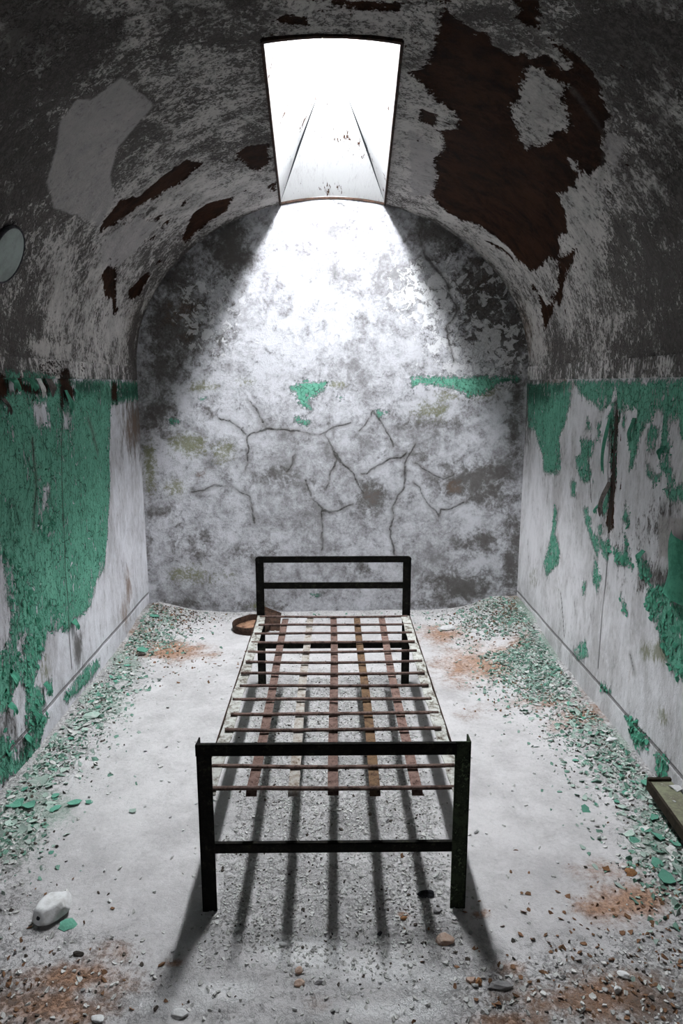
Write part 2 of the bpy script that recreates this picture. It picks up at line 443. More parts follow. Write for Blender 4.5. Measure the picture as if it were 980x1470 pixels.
# ---- side walls
def side_wall(side):
    ys = np.arange(YF, YB+1e-6, .011); ys[-1] = YB
    zs = np.concatenate([np.arange(-.06, .134, .011), [.138, .142, .146], np.arange(.155, 1.512, .011), [ZD-.002, ZD+.001, ZD+.004], np.arange(1.535, 1.60, .011), [ZS]])
    Y, Z = np.meshgrid(ys, zs, indexing='ij'); y = Y.ravel(); z = Z.ravel()
    P2 = np.stack([y, z], 1)
    w3 = np.stack([np.full(len(y), side*5.0), y, z], 1)
    a = blank(len(y)); conv = lambda p: on_side(side, p)
    inw = fbm(w3, 1.5, 3, 3)*.016+fbm(w3, 9, 4, 5)*.007
    if side < 0:
        polys = [conv([(-90, 548), (0, 553), (12, 562), (40, 560), (60, 562), (78, 552), (92, 545), (130, 546), (158, 546), (159, 575), (157, 640), (158, 700), (153, 780), (149, 815), (138, 832), (130, 868), (118, 884), (105, 888), (98, 906), (80, 902), (69, 906), (64, 930), (55, 950), (49, 985), (62, 992), (64, 1012), (50, 1030), (68, 1026), (52, 1078), (44, 1100), (20, 1113), (0, 1122), (-90, 1190)]),
                 conv([(158, 546), (205, 549), (204, 574), (170, 577), (158, 580)]),
                 conv([(-90, 515), (0, 533), (75, 538), (76, 548), (50, 550), (0, 545), (-90, 535)]),
                 conv([(118, 963), (140, 946), (143, 957), (120, 984), (94, 1009), (92, 1000)]),
                 conv([(68, 981), (75, 977), (75, 995), (69, 998)])]
        g_ = union(P2, polys)
        for h in [[(-5, 798), (8, 800), (12, 850), (19, 880), (15, 920), (5, 936), (-5, 940)], [(25, 910), (33, 912), (37, 946), (25, 946)],
                  [(30, 968), (38, 1000), (40, 1050), (25, 1092), (15, 1060), (5, 1050), (-5, 1072), (-5, 1040), (15, 1010), (20, 990)],
                  [(44, 575), (66, 580), (70, 612), (52, 612)], [(90, 590), (99, 592), (98, 618), (90, 616)], [(62, 700), (70, 700), (69, 730), (62, 730)]]:
            g_ = minus(g_, sdf_poly(P2, conv(h))*.8)
        dk = [conv(crop(4.45, 0, 520, p)) for p in ([(-60, 70), (0, 75), (30, 110), (62, 185), (22, 245), (-60, 240)], [(120, 72), (152, 140), (245, 168), (262, 205), (180, 195), (130, 172), (100, 216), (102, 150)],
              [(383, 75), (415, 58), (442, 130), (472, 170), (467, 243), (430, 248), (404, 200), (402, 318), (383, 270)], [(275, 95), (305, 150), (300, 205), (262, 190)], [(716, 128), (748, 128), (748, 250), (712, 245)])]
        dk = union(P2, dk); g_ = minus(g_, dk+.004); a['brown'] = dk*1.0+.008
        a['green'] = g_
        a['gdark'] = blobs(P2, [(115, 555, 35, 12, 1), (180, 562, 30, 16, 1), (20, 760, 30, 60, .45), (60, 650, 60, 40, .3), (20, 920, 30, 60, .5), (20, 1060, 40, 40, .75)], conv)
        a['stain'] = blobs(P2, [(196, 600, 16, 50, .8), (190, 500, 15, 50, .8), (0, 1050, 30, 40, .7), (110, 680, 12, 10, .5), (112, 930, 6, 25, .7), (10, 570, 30, 14, .9), (60, 560, 40, 10, .8)], conv)
        a['rust'] = blobs(P2, [(185, 845, 5, 28, 1.0), (178, 880, 6, 25, .8), (192, 610, 14, 45, .8), (5, 1075, 14, 28, .9), (45, 985, 10, 20, .45), (36, 1110, 14, 14, .5), (188, 520, 14, 40, .9)], conv)
        a['moss'] = blobs(P2, [(66, 965, 10, 25, .55), (5, 1000, 12, 40, .6), (215, 640, 4, 90, .6)], conv)
        a['mold_shade'] = np.where(z > ZD, 1, 0)*mold_shade_field(np.full(len(y), side*VA), y, z)
        a['mold_shade'] = np.maximum(a['mold_shade']*(1-blobs(P2, [(65, 500, 16, 60, 1)], conv)), blobs(P2, [(20, 1080, 30, 40, .5)], conv))
        joints = [conv([(87, 558), (88, 700), (93, 800), (98, 900), (103, 960)])]
        a['crack'] = dist_lines(P2, [conv([(45, 630), (52, 700), (48, 760)]), conv([(125, 600), (140, 650)])])
    else:
        c8 = lambda p: conv(crop(3.676, 730, 500, p)); cd_ = lambda p: conv(crop(3.267, 680, 840, p))
        polys = [c8([(95, 188), (330, 180), (320, 300), (300, 380), (270, 470), (272, 640), (240, 662), (185, 645), (180, 560), (150, 470), (140, 430), (100, 410)]),
                 c8([(345, 172), (919, 168), (1250, 150), (1250, 420), (919, 480), (900, 450), (860, 470), (850, 580), (870, 660), (860, 740), (830, 670), (790, 620), (830, 560), (800, 540), (810, 450), (820, 320), (780, 320), (750, 380), (720, 390), (690, 480), (660, 610), (635, 645), (640, 560), (630, 500), (650, 420), (650, 330), (620, 310), (585, 340), (570, 400), (560, 570), (565, 670), (540, 750), (520, 890), (480, 860), (520, 740), (545, 680), (540, 560), (530, 400), (545, 310), (540, 290), (490, 320), (430, 280), (380, 250)]),
                 c8([(380, 480), (450, 490), (440, 560), (420, 580), (442, 700), (400, 700), (370, 670), (355, 580), (385, 560)]),
                 c8([(333, 708), (357, 708), (352, 772), (333, 778)]),
                 c8([(240, 830), (252, 860), (242, 980), (268, 1080), (262, 1130), (200, 1195), (185, 1140), (210, 1060), (230, 930)]),
                 c8([(398, 845), (420, 855), (442, 960), (478, 1020), (465, 1090), (440, 1020), (405, 920)]),
                 c8([(478, 1008), (522, 1036), (517, 1112), (493, 1092)]), c8([(453, 1115), (487, 1200), (467, 1285), (443, 1220)]),
                 c8([(553, 1068), (600, 1088), (625, 1040), (603, 975), (627, 1015), (645, 1120), (658, 1175), (600, 1132), (568, 1134)]),
                 c8([(620, 828), (637, 860), (627, 932), (598, 900)]), c8([(678, 1125), (722, 1125), (748, 1200), (732, 1232), (688, 1185)]),
                 c8([(755, 398), (788, 428), (772, 512), (738, 542), (733, 460)]), c8([(728, 615), (752, 668), (728, 692)]),
                 c8([(758, 678), (802, 658), (792, 702), (763, 722)]), c8([(808, 738), (1250, 700), (1250, 900), (960, 800), (850, 802)]),
                 c8([(415, 360), (430, 420), (412, 420)]), c8([(470, 400), (485, 400), (480, 490), (470, 490)]), c8([(600, 360), (615, 365), (608, 415), (598, 410)]),
                 c8([(588, 1305), (622, 1380), (600, 1385)]), c8([(390, 1235), (402, 1235), (400, 1290), (392, 1290)]), c8([(515, 1010), (540, 1040), (530, 1090)]),
                 c8([(470, 940), (490, 940), (490, 975), (472, 975)]), c8([(530, 360), (548, 372), (548, 395), (524, 398)]), c8([(530, 440), (548, 450), (548, 480), (526, 490)]),
                 conv([(930, 842), (955, 845), (968, 865), (985, 858), (1060, 850), (1060, 1060), (990, 985), (965, 962), (950, 930), (945, 900), (935, 885), (926, 868)]),
                 cd_([(470, 310), (520, 265), (532, 330), (490, 345)]), cd_([(715, 615), (762, 640), (825, 740), (780, 795), (740, 700)]),
                 cd_([(848, 785), (905, 820), (903, 880), (868, 895)]), cd_([(700, 60), (716, 130), (700, 130)]), cd_([(595, 455), (640, 500), (600, 490)])]
        a['green'] = union(P2, polys)
        for h in [[(905, 585), (915, 590), (914, 606), (905, 604)], [(880, 560), (884, 556), (886, 575), (880, 575)], [(960, 600), (975, 600), (975, 640), (960, 640)]]:
            a['green'] = minus(a['green'], sdf_poly(P2, conv(h)))
        dk = sdf_poly(P2, conv([(885, 575), (888, 600), (884, 640), (883, 690), (880, 750), (874, 766), (868, 748), (875, 700), (880, 640), (882, 600)]))
        a['green'] = minus(a['green'], dk+.004); a['brown'] = dk+.004
        a['gdark'] = blobs(P2, [(770, 560, 25, 22, 1), (800, 556, 15, 10, .8), (955, 920, 25, 40, .45), (905, 1020, 30, 40, .9), (930, 1060, 20, 20, .9)], conv)
        a['stain'] = blobs(P2, [(750, 560, 12, 60, .9), (757, 500, 15, 50, .8), (770, 545, 30, 6, .9), (955, 760, 30, 40, .45), (940, 830, 30, 20, .6), (745, 620, 5, 60, .7), (870, 735, 8, 30, .8)], conv)
        a['rust'] = blobs(P2, [(800, 550, 22, 12, .9), (800, 760, 10, 40, .35), (770, 500, 15, 40, .7), (905, 970, 8, 14, .7), (950, 1090, 10, 12, .4)], conv)
        a['moss'] = blobs(P2, [(940, 935, 22, 16, .95), (950, 1025, 8, 14, .8), (765, 830, 8, 20, .5), (800, 840, 6, 20, .4), (870, 525, 14, 10, .7)], conv)
        a['mold_shade'] = np.where(z > ZD, 1, 0)*mold_shade_field(np.full(len(y), side*VA), y, z)
        a['mold_shade'] = np.maximum(a['mold_shade'], blobs(P2, [(945, 755, 30, 25, .55), (945, 830, 35, 22, .5), (900, 800, 16, 40, .3)], conv))
        a['pale'] = sdf_poly(P2, conv([(944, 742), (1020, 745), (1020, 880), (968, 808), (960, 802), (944, 800)]))
        a['green'] = minus(a['green'], sdf_poly(P2, conv([(944, 742), (1020, 735), (1020, 860), (960, 815), (944, 800)])))
        joints = [conv([(877, 600), (872, 680), (873, 770), (868, 840), (862, 905), (858, 960)]), conv([(804, 850), (810, 915)]), conv([(845, 640), (848, 720)])]
        a['crack'] = dist_lines(P2, [conv([(884, 575), (882, 640), (880, 690), (874, 740), (873, 760)]), conv([(903, 940), (910, 965)])])
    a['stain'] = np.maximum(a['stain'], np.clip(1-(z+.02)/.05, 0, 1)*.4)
    d = dist_lines(P2, joints); d = np.minimum(d, np.abs(z-.142)); a['joint'] = d
    inw += np.where(z > ZD, .010, 0)+np.where(z < .142, .004, 0)
    inw += np.clip(a['green']*.5, -.001, .002)
    inw *= np.clip((YB-y)/.02, 0.2, 1)
    x = side*(W-inw)
    P = np.stack([x, y, z], 1)
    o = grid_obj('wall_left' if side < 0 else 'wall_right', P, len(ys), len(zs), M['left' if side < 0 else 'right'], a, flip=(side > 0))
    return struct(o), P, a
wall_left, WL, AL = side_wall(-1)
wall_right, WR, AR = side_wall(1)

# ---- end wall under the arch
def end_wall():
    n = 300; xs = np.linspace(-1, 1, n); m = 330; vs = np.linspace(0, 1, m)
    U, V = np.meshgrid(xs, vs, indexing='ij'); u = U.ravel(); v = V.ravel()
    x = u*(W+.01); top = ZS+VB*np.sqrt(np.clip(1-(x/(VA+.012))**2, 0, 1))+.015
    z = -.06+v*(top+.06)
    P2 = np.stack([x, z], 1); w3 = np.stack([x, np.full(len(x), 9.0), z], 1)
    a = blank(len(x)); conv = on_end; ce = lambda p: on_end(crop(1.719, 190, 500, p))
    a['green'] = union(P2, [ce([(688, 70), (960, 68), (950, 84), (900, 90), (870, 112), (830, 122), (790, 97), (740, 92), (690, 96)]),
                            ce([(388, 95), (430, 78), (488, 83), (472, 102), (432, 132), (442, 152), (415, 142), (398, 115)]),
                            ce([(400, 165), (438, 182), (430, 192), (403, 182)]), ce([(596, 150), (628, 158), (608, 174)]), ce([(86, 172), (120, 178), (95, 194)]), ce([(505, 118), (522, 118), (515, 128)]), ce([(165, 120), (180, 122), (172, 134)]),
                            ce([(440, 606), (464, 608), (452, 618)])])-.004
    a['gdark'] = blobs(P2, [(730, 548, 16, 8, 1), (245, 607, 8, 6, .7), (455, 858, 12, 5, .8)], conv)
    sb = [(225, 590, 35, 60, .5), (533, 715, 16, 22, .95), (400, 685, 30, 16, .5), (680, 690, 45, 28, .85), (715, 715, 30, 20, .7), (690, 780, 35, 20, .7), (665, 840, 45, 22, .9), (735, 800, 16, 70, .8), (740, 600, 14, 60, .8),
          (370, 795, 30, 16, .6), (250, 470, 45, 60, .9), (245, 400, 40, 40, .85), (320, 330, 45, 30, .85), (640, 330, 45, 30, .95), (700, 420, 40, 70, 1.0), (735, 480, 25, 50, 1.0), (280, 780, 35, 20, .55), (240, 740, 30, 20, .45), (520, 810, 26, 14, .5),
          (620, 600, 60, 18, .4), (300, 590, 20, 20, .4), (330, 360, 30, 40, .8), (230, 530, 25, 25, .8), (470, 620, 20, 20, .3), (600, 660, 20, 16, .4), (450, 700, 16, 20, .35), (380, 870, 60, 7, .5), (640, 868, 60, 8, .6), (270, 868, 50, 8, .5), (215, 700, 6, 120, .5)]
    a['stain'] = blobs(P2, sb, conv)
    a['rust'] = blobs(P2, [(290, 680, 18, 14, .45), (533, 715, 14, 20, .5), (655, 700, 20, 12, .5), (260, 450, 30, 40, .6), (700, 400, 30, 30, .5), (470, 293, 10, 5, .9)], conv)
    a['moss'] = blobs(P2, [(270, 640, 26, 16, .95), (290, 555, 20, 8, .8), (350, 548, 16, 6, .7), (252, 700, 16, 12, .8), (215, 670, 10, 40, .8), (322, 650, 14, 16, .8), (620, 590, 30, 14, .75), (690, 560, 26, 12, .85), (270, 825, 26, 14, .75), (480, 552, 16, 6, .7), (640, 570, 20, 10, .6), (320, 830, 25, 18, .4), (370, 870, 14, 5, .6)], conv)
    cr = [[(215, 170), (250, 190), (290, 215), (330, 200), (400, 210), (470, 208), (530, 180)], [(290, 215), (285, 270), (278, 300)], [(290, 130), (320, 190)], [(470, 208), (510, 270), (480, 350)],
          [(510, 270), (550, 320), (570, 360)], [(420, 325), (440, 375), (470, 400), (465, 470), (465, 500)], [(700, 240), (675, 280), (670, 340), (640, 400), (640, 460), (648, 510)],
          [(570, 310), (620, 290), (675, 260)], [(700, 280), (760, 330), (790, 310)], [(150, 350), (240, 345), (290, 360), (300, 430)], [(470, 405), (540, 390)], [(820, 380), (760, 400), (755, 420), (700, 340)],
          [(380, 300), (395, 260)], [(560, 200), (600, 150), (640, 240)]]
    a['crack'] = dist_lines(wig(P2), [ce(c) for c in cr]+[on_end([(472, 288), (482, 294), (495, 300)]), on_end([(655, 520), (640, 470), (660, 440), (600, 340)])])
    a['crack'] = a['crack']+np.clip(fbm(w3, 6, 3, 31), 0, 1)*.012
    a['mold_shade'] = blobs(P2, [(260, 430, 60, 80, .35), (700, 430, 60, 90, .5)], conv)
    a['layer'] = blobs(P2, [(680, 500, 60, 45, 1), (620, 430, 50, 50, .8), (300, 450, 40, 50, .6), (460, 420, 80, 60, .15), (720, 400, 30, 60, .5)], conv)
    relief = fbm(w3, 1.3, 3, 4)*.02+fbm(w3, 10, 4, 6)*.008
    y = YB-.0-relief*np.clip((W-np.abs(x))/.05, 0, 1)
    P = np.stack([x, y, z], 1)
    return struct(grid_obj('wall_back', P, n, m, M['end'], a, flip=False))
end = end_wall()

# ---- vault with the skylight opening
E0, E1, YO = .222, .312, 2.40      # half widths of the opening near and far, its near edge
def half_open(y): return E0+(np.clip(y, YO, YB)-YO)/(YB-YO)*(E1-E0)
def vault_patch(part):
    ys = np.concatenate([np.arange(YF, YO, .014), [YO], np.arange(YO+.012, YB, .012), [YB]])
    if part == 1: ys = ys[ys <= YO+1e-9]
    n = 170 if part != 1 else 42
    U = np.linspace(0, 1, n); Yg, Ug = np.meshgrid(ys, U, indexing='ij'); y = Yg.ravel(); u = Ug.ravel()
    e = half_open(y); sl, sr = s_of_x(-e), s_of_x(e)
    s = {0: u*sl, 1: sl+u*(sr-sl), 2: sr+u*(SMAX-sr)}[part]
    return y, s, len(ys), n
Yall, Sall, quads, off = [], [], [], 0
for part in (0, 1, 2):
    y, s, a_, b_ = vault_patch(part)
    idx = np.arange(a_*b_).reshape(a_, b_)+off
    quads.append(np.stack([idx[:-1, :-1], idx[:-1, 1:], idx[1:, 1:], idx[1:, :-1]], -1).reshape(-1, 4)[:, ::-1])
    Yall.append(y); Sall.append(s); off += a_*b_
y = np.concatenate(Yall); s = np.concatenate(Sall); q = np.concatenate(quads)
P2 = np.stack([s, y], 1); vx, vz = vault_xz(s)
w3 = np.stack([vx, y, vz], 1)
a = blank(len(y)); conv = on_vault
cv = lambda p: on_vault(crop(2.45, 580, 0, p)); cl = lambda p: on_vault(crop(2.45, 0, 0, p)); c6 = lambda p: on_vault(crop(3.675, 0, 300, p))
big_b = cv([(12, 245), (40, 280), (80, 312), (115, 350), (150, 378), (187, 410), (182, 452), (120, 462), (142, 530), (108, 560), (112, 650), (90, 682), (150, 745), (200, 772), (250, 785), (320, 830), (372, 882), (402, 922), (450, 957), (476, 948), (500, 913), (536, 908), (548, 885), (540, 850), (552, 828), (577, 830), (570, 760), (545, 692), (600, 650), (610, 610), (660, 605), (690, 590), (706, 545), (686, 520), (702, 460), (692, 450), (716, 402), (692, 320), (662, 260), (640, 230), (600, 190), (520, 140), (482, 115), (472, 60), (472, -60), (120, -60), (110, 0), (60, 60), (10, 180)])
white1 = cv([(165, 0), (385, 10), (402, 70), (470, 110), (542, 178), (582, 240), (562, 247), (500, 182), (440, 203), (420, 162), (372, 192), (320, 162), (300, 100), (250, 107), (170, 62)])
white2 = cv([(0, -10), (100, -10), (132, 40), (100, 130), (102, 182), (60, 242), (-20, 250)])
island = cv([(430, 235), (480, 240), (522, 290), (567, 300), (552, 370), (582, 440), (540, 457), (490, 492), (430, 523), (415, 472), (378, 405), (400, 350), (432, 290)])
isl2 = cv([(140, 378), (182, 392), (188, 452), (150, 442)])
isl3 = cv([(585, 565), (610, 570), (605, 600), (590, 595)])
b = sdf_poly(P2, big_b)
for h in (white1, white2, island, isl2, isl3): b = minus(b, sdf_poly(P2, h)+.004)
b2 = union(P2, [cv([(540, 905), (612, 868), (600, 905), (562, 1000), (548, 1082), (530, 1062), (520, 1100), (490, 1165), (478, 1100), (473, 1030), (500, 1080), (540, 1010)]),
                cv([(285, 848), (392, 930), (380, 905), (340, 870)]), cv([(440, 980), (470, 1030), (450, 1020)]),
                cv([(60, 380), (120, 400), (100, 450), (60, 430)]),
                cl([(345, 812), (420, 700), (490, 690), (660, 565), (712, 580), (640, 640), (560, 690), (520, 712), (480, 735), (370, 812)]),
                cl([(822, 550), (868, 520), (946, 512), (952, 580), (905, 606), (870, 590)]),
                cl([(635, 850), (680, 750), (730, 715), (820, 692), (800, 740), (720, 790), (660, 850)]),
                cl([(570, 790), (600, 765), (600, 780), (575, 800)]), cl([(525, 840), (548, 825), (540, 845)]), cl([(640, 720), (655, 703), (650, 722)]), cl([(545, 765), (572, 755), (560, 775)]),
                cl([(945, 650), (970, 640), (975, 668), (950, 672)]),
                c6([(528, 340), (560, 310), (607, 310), (607, 420), (622, 540), (605, 558), (590, 480), (548, 462)]),
                c6([(680, 430), (770, 338), (802, 345), (732, 450), (700, 482), (680, 462)]), c6([(820, 290), (845, 265), (845, 290)]), c6([(785, 165), (815, 140), (810, 160)]),
                cl([(940, 90), (1080, 85), (1080, 60), (1000, 50)]), on_vault([(470, 14), (570, 16), (575, 4), (500, 0), (440, 0), (500, 12)])])
a['brown'] = np.maximum(b, b2)
a['pale'] = union(P2, [cl([(210, 430), (270, 345), (320, 350), (430, 272), (540, 370), (490, 430), (415, 520), (388, 620), (400, 700), (350, 790), (190, 730), (165, 640), (200, 520)]),
                       cl([(355, 850), (480, 760), (560, 790), (480, 880), (390, 960), (355, 900)]),
                       on_vault([(822, 180), (850, 185), (900, 200), (880, 240), (870, 200)]),
                       on_vault([(585, 185), (630, 220), (625, 280), (590, 280)])])
a['stain'] = blobs(P2, [(60, 60, 130, 90, .95), (920, 60, 120, 100, .95), (20, 220, 50, 120, .75), (960, 230, 50, 120, .8), (300, 20, 90, 30, .6), (60, 200, 40, 60, .4), (290, 60, 60, 50, .35), (640, 100, 30, 50, .35)], conv)  # large corner spots paint in lens vignetting, the smaller ones are stains
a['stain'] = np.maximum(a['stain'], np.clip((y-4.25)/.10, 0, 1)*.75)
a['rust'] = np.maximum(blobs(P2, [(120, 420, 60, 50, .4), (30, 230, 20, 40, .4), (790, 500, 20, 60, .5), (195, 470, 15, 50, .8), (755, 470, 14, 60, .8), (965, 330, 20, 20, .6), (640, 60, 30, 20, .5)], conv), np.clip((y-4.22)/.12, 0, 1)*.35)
keep = 1-blobs(P2, [(80, 420, 16, 50, .9), (150, 380, 12, 30, .8), (60, 500, 18, 40, 1), (840, 330, 25, 60, .9), (810, 450, 14, 30, .8), (600, 240, 40, 60, .6), (300, 290, 70, 30, .7), (770, 160, 30, 40, 1)], conv)
a['mold_shade'] = mold_shade_field(vx, y, vz)*keep
cr = [[(20, 60), (60, 20), (140, 30)], [(820, 130), (870, 200), (860, 260)], [(900, 260), (880, 400), (870, 540)]]
a['crack'] = dist_lines(P2, [on_vault(c) for c in cr])+.004
out = fbm(w3, 1.2, 3, 21)*.03+fbm(w3, 8, 4, 23)*.010+np.clip(a['brown'], 0, .004)
edge = np.minimum(1, np.abs(np.abs(vx)-half_open(y))/.03); out = out*np.where(y > YO-.03, edge, 1)
nx_, nz_ = vx/VA**2, (vz-ZS)/VB**2; nl = np.hypot(nx_, nz_)
P = np.stack([vx+nx_/nl*out, y, vz+nz_/nl*out], 1)
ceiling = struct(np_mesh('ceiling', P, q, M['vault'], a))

# ---- wall behind the viewer with the doorway
def front_wall():
    bm = bmesh.new(); n = 40
    xs = [-W-.02+i*(2*W+.04)/n for i in range(n+1)]
    def top(x): return ZS+VB*math.sqrt(max(0, 1-(x/(W+.03))**2))+.05
    for i in range(n):
        x0, x1 = xs[i], xs[i+1]; door = abs((x0+x1)/2) < .36
        z0 = 1.9 if door else -.05
        for yy in (YF, YF-.25):
            vs = [bm.verts.new(p) for p in ((x0, yy, z0), (x1, yy, z0), (x1, yy, max(top(x1), z0)), (x0, yy, max(top(x0), z0)))]
            bm.faces.new(vs)
    bmesh.ops.remove_doubles(bm, verts=bm.verts, dist=1e-4)
    return struct(obj('wall_front', bm, M['front']))
front_wall()

# ---- skylight: splayed shaft, dark frame, glowing glass
ZT = 3.04; WS = .050; YS0, YS1 = 2.46, 3.90
win = struct(empty('window_1', (0, 3.4, ZT)))
def zv(x): return ZS+VB*math.sqrt(1-(x/VA)**2)
bm = bmesh.new()
def quad_strip(A, B):
    va = [bm.verts.new((p[0], p[1]-3.4, p[2]-ZT)) for p in A]; vb = [bm.verts.new((p[0], p[1]-3.4, p[2]-ZT)) for p in B]
    for i in range(len(A)-1): bm.faces.new((va[i], va[i+1], vb[i+1], vb[i]))
N = 30
for sx in (-1, 1):
    low_, up_ = [], []
    for i in range(N+1):
        t = i/N; yy = YO+(YB-YO)*t; e = float(half_open(yy)); low_.append((sx*e, yy, zv(e)+.004)); up_.append((sx*WS, YS0+(YS1-YS0)*t, ZT))
    mid_ = [tuple((a_*.5+b_*.5)+(0.012*sx if k == 0 else 0) for k, (a_, b_) in enumerate(zip(l, u))) for l, u in zip(low_, up_)]
    quad_strip(low_, mid_); quad_strip(mid_, up_)
A_ = [(-E0+2*E0*i/N, YO, zv(-E0+2*E0*i/N)+.004) for i in range(N+1)]; B_ = [(-WS+2*WS*i/N, YS0, ZT) for i in range(N+1)]; quad_strip(A_, B_)
A_ = [(-E1+2*E1*i/N, YB, zv(-E1+2*E1*i/N)+.004) for i in range(N+1)]; B_ = [(-WS+2*WS*i/N, YS1, ZT) for i in range(N+1)]; quad_strip(A_, B_)
bmesh.ops.remove_doubles(bm, verts=bm.verts, dist=1e-4)
# streaky white shaft
def shaft_mat():
    g = G('streaked_white_shaft'); v = g.coord(scale=(2.4, .8, .8)); n1 = g.noise(14, 8, .7, .5, v); n2 = g.noise(45, 7, .7, 0, v, 3); n3 = g.noise(5, 4, .6)
    col = g.mix(g.step(n1+(n2-.5)*.6, .5, .75), (.40, .40, .40), (.31, .305, .30))
    col = g.mix(g.step(n2+(n3-.5)*1.2+(n1-.5)*.6, .70, .76), col, (.035, .012, .004))
    col = g.mix(g.step(n2*.6+n1*.6, .76, .80), col, (.010, .006, .004))
    return g.finish(col, n1+n2*.5, .006, .6, .8)
obj('shaft', bm, shaft_mat(), win)
bm = bmesh.new()
def bar_between(p, q_, w, d):
    p, q_ = Vector(p), Vector(q_); ax = (q_-p); L = ax.length; ax.normalize()
    side = ax.cross(Vector((0, 0, 1))).normalized(); up = side.cross(ax)
    vs = []
    for e_ in (p, q_):
        for a_, b_ in ((-1, -1), (1, -1), (1, 1), (-1, 1)): vs.append(bm.verts.new(e_+side*a_*w/2+up*b_*d/2))
    for f in ((0, 1, 2, 3), (7, 6, 5, 4), (0, 4, 5, 1), (1, 5, 6, 2), (2, 6, 7, 3), (3, 7, 4, 0)): bm.faces.new([vs[i] for i in f])
O = Vector((0, -3.4, -ZT))
for sx in (-1, 1):
    bar_between(Vector((sx*E0, YO, zv(E0)-.002))+O, Vector((sx*E1, YB-.005, zv(E1)-.002))+O, .011, .018)
for i in range(16):
    x0 = -E0+2*E0*i/16; x1 = -E0+2*E0*(i+1)/16
    bar_between(Vector((x0, YO, zv(x0)-.002))+O, Vector((x1, YO, zv(x1)-.002))+O, .016, .018)
    x0 = -E1+2*E1*i/16; x1 = -E1+2*E1*(i+1)/16
    bar_between(Vector((x0, YB-.008, zv(x0)-.001))+O, Vector((x1, YB-.008, zv(x1)-.001))+O, .009, .012)
obj('window_frame', bm, M['rail_edge'], win)
bm = bmesh.new(); add_box(bm, -WS-.004, WS+.004, YS0-3.4-.01, YS1-3.4+.01, .0, .012)
g = G('skylight_glass'); em = g.n('ShaderNodeEmission'); em.inputs[0].default_value = (.93, .965, 1, 1); em.inputs[1].default_value = 285.0
g.t.links.new(em.outputs[0], g.out.inputs[0])
obj('pane', bm, g.m, win)

# ---- floor
def mound(x, y):
    """dust and litter banked against the walls"""
    dl = x+W; dr = W-x; de = YB-y
    p = np.stack([x, y, np.zeros_like(x)], 1)
    n = 1+fbm(p, 3.0, 3, 44)*1.2
    h = .030*np.exp(-(dl/.16)**2)*n+.035*np.exp(-(dr/.18)**2)*n+.012*np.exp(-(de/.14)**2)*n
    h += .07*np.exp(-((x+1.14)/.24)**2-((y-4.25)/.34)**2)*n+.10*np.exp(-((x-1.16)/.26)**2-((y-4.15)/.42)**2)*n
    return h
def floor_h(x, y):
    x = np.atleast_1d(np.asarray(x, float)); y = np.atleast_1d(np.asarray(y, float))
    p = np.stack([x, y, np.zeros_like(x)], 1)
    under = np.exp(-(np.clip(np.abs(x)-.36, 0, 9)/.05)**2)*np.exp(-(np.clip(np.abs(y-2.2)-1.0, 0, 9)/.1)**2)
    return mound(x, y)+fbm(p, 2.2, 3, 51)*.008+fbm(p, 14, 3, 53)*.005+fbm(p, 45, 2, 55)*.004*(.4+under)-.003
def FH(x, y): return float(floor_h(x, y)[0])
xs = np.linspace(-W-.01, W+.01, 330); ys = np.concatenate([np.arange(YF, 1.2, .03), np.arange(1.2, YB+.02, .0085)])
X, Y = np.meshgrid(xs, ys, indexing='ij'); x = X.ravel(); y = Y.ravel(); P2 = np.stack([x, y], 1)
z = floor_h(x, y)
a = {k: np.zeros(len(x)) for k in ('litter', 'rust', 'stain', 'moss', 'dust')}  # dust is powder, whitened against the light falloff
def litter_w(x, y):
    p = np.stack([x, y, np.zeros_like(x)], 1)
    n = fbm(p, 2.5, 3, 61)*.12
    l = np.exp(-(np.clip(x+W+n, 0, 9)/.24)**2)+np.exp(-(np.clip(W-x+n, 0, 9)/.26)**2)+.7*np.exp(-((YB-y)/.22)**2)
    l += .65*np.exp(-(np.clip(np.abs(x)-.33, 0, 9)/.04)**2)*np.exp(-(np.clip(y-3.2, 0, 9)/.3)**2)*np.exp(-(np.clip(1.75-y, 0, 9)/.2)**2)
    l += .75*np.exp(-(np.clip(y-1.42, 0, 9)/.14)**2)*np.clip(.55+n*4, 0, 1)
    l += .8*np.exp(-((x-.75)/.35)**2-((y-1.45)/.2)**2)+.45*np.exp(-((x+.75)/.3)**2-((y-1.6)/.25)**2)
    return np.clip(l, 0, 1)
a['litter'] = litter_w(x, y)
cf = on_floor
a['rust'] = blobs(P2, [(250, 935, 55, 14, .95), (205, 915, 18, 10, .8), (690, 950, 60, 26, 1), (640, 910, 45, 16, .7), (740, 930, 30, 20, .6), (830, 1035, 45, 14, .85), (790, 1010, 60, 16, .5), (110, 1400, 80, 26, .85), (60, 1445, 80, 26, .95), (160, 1370, 50, 20, .5), (738, 1388, 26, 12, .85),
                       (895, 1295, 60, 26, .9), (850, 1430, 120, 40, .85), (730, 1462, 60, 16, 1), (450, 1440, 40, 14, .4), (580, 1312, 8, 4, 1), (690, 1310, 12, 6, .9), (250, 1380, 14, 5, .6), (680, 1020, 60, 20, .3), (880, 1250, 60, 20, .4), (740, 880, 40, 18, .5)], cf)
a['stain'] = blobs(P2, [(215, 885, 26, 14, .85), (200, 910, 16, 14, .6), (745, 892, 30, 14, .95), (770, 880, 16, 10, .8), (960, 1440, 80, 50, .8), (820, 1440, 90, 20, .4), (20, 1440, 60, 50, .6), (695, 1340, 14, 30, .5), (15, 1240, 30, 60, .6), (970, 1260, 30, 50, .7), (480, 876, 200, 5, .3)], cf)
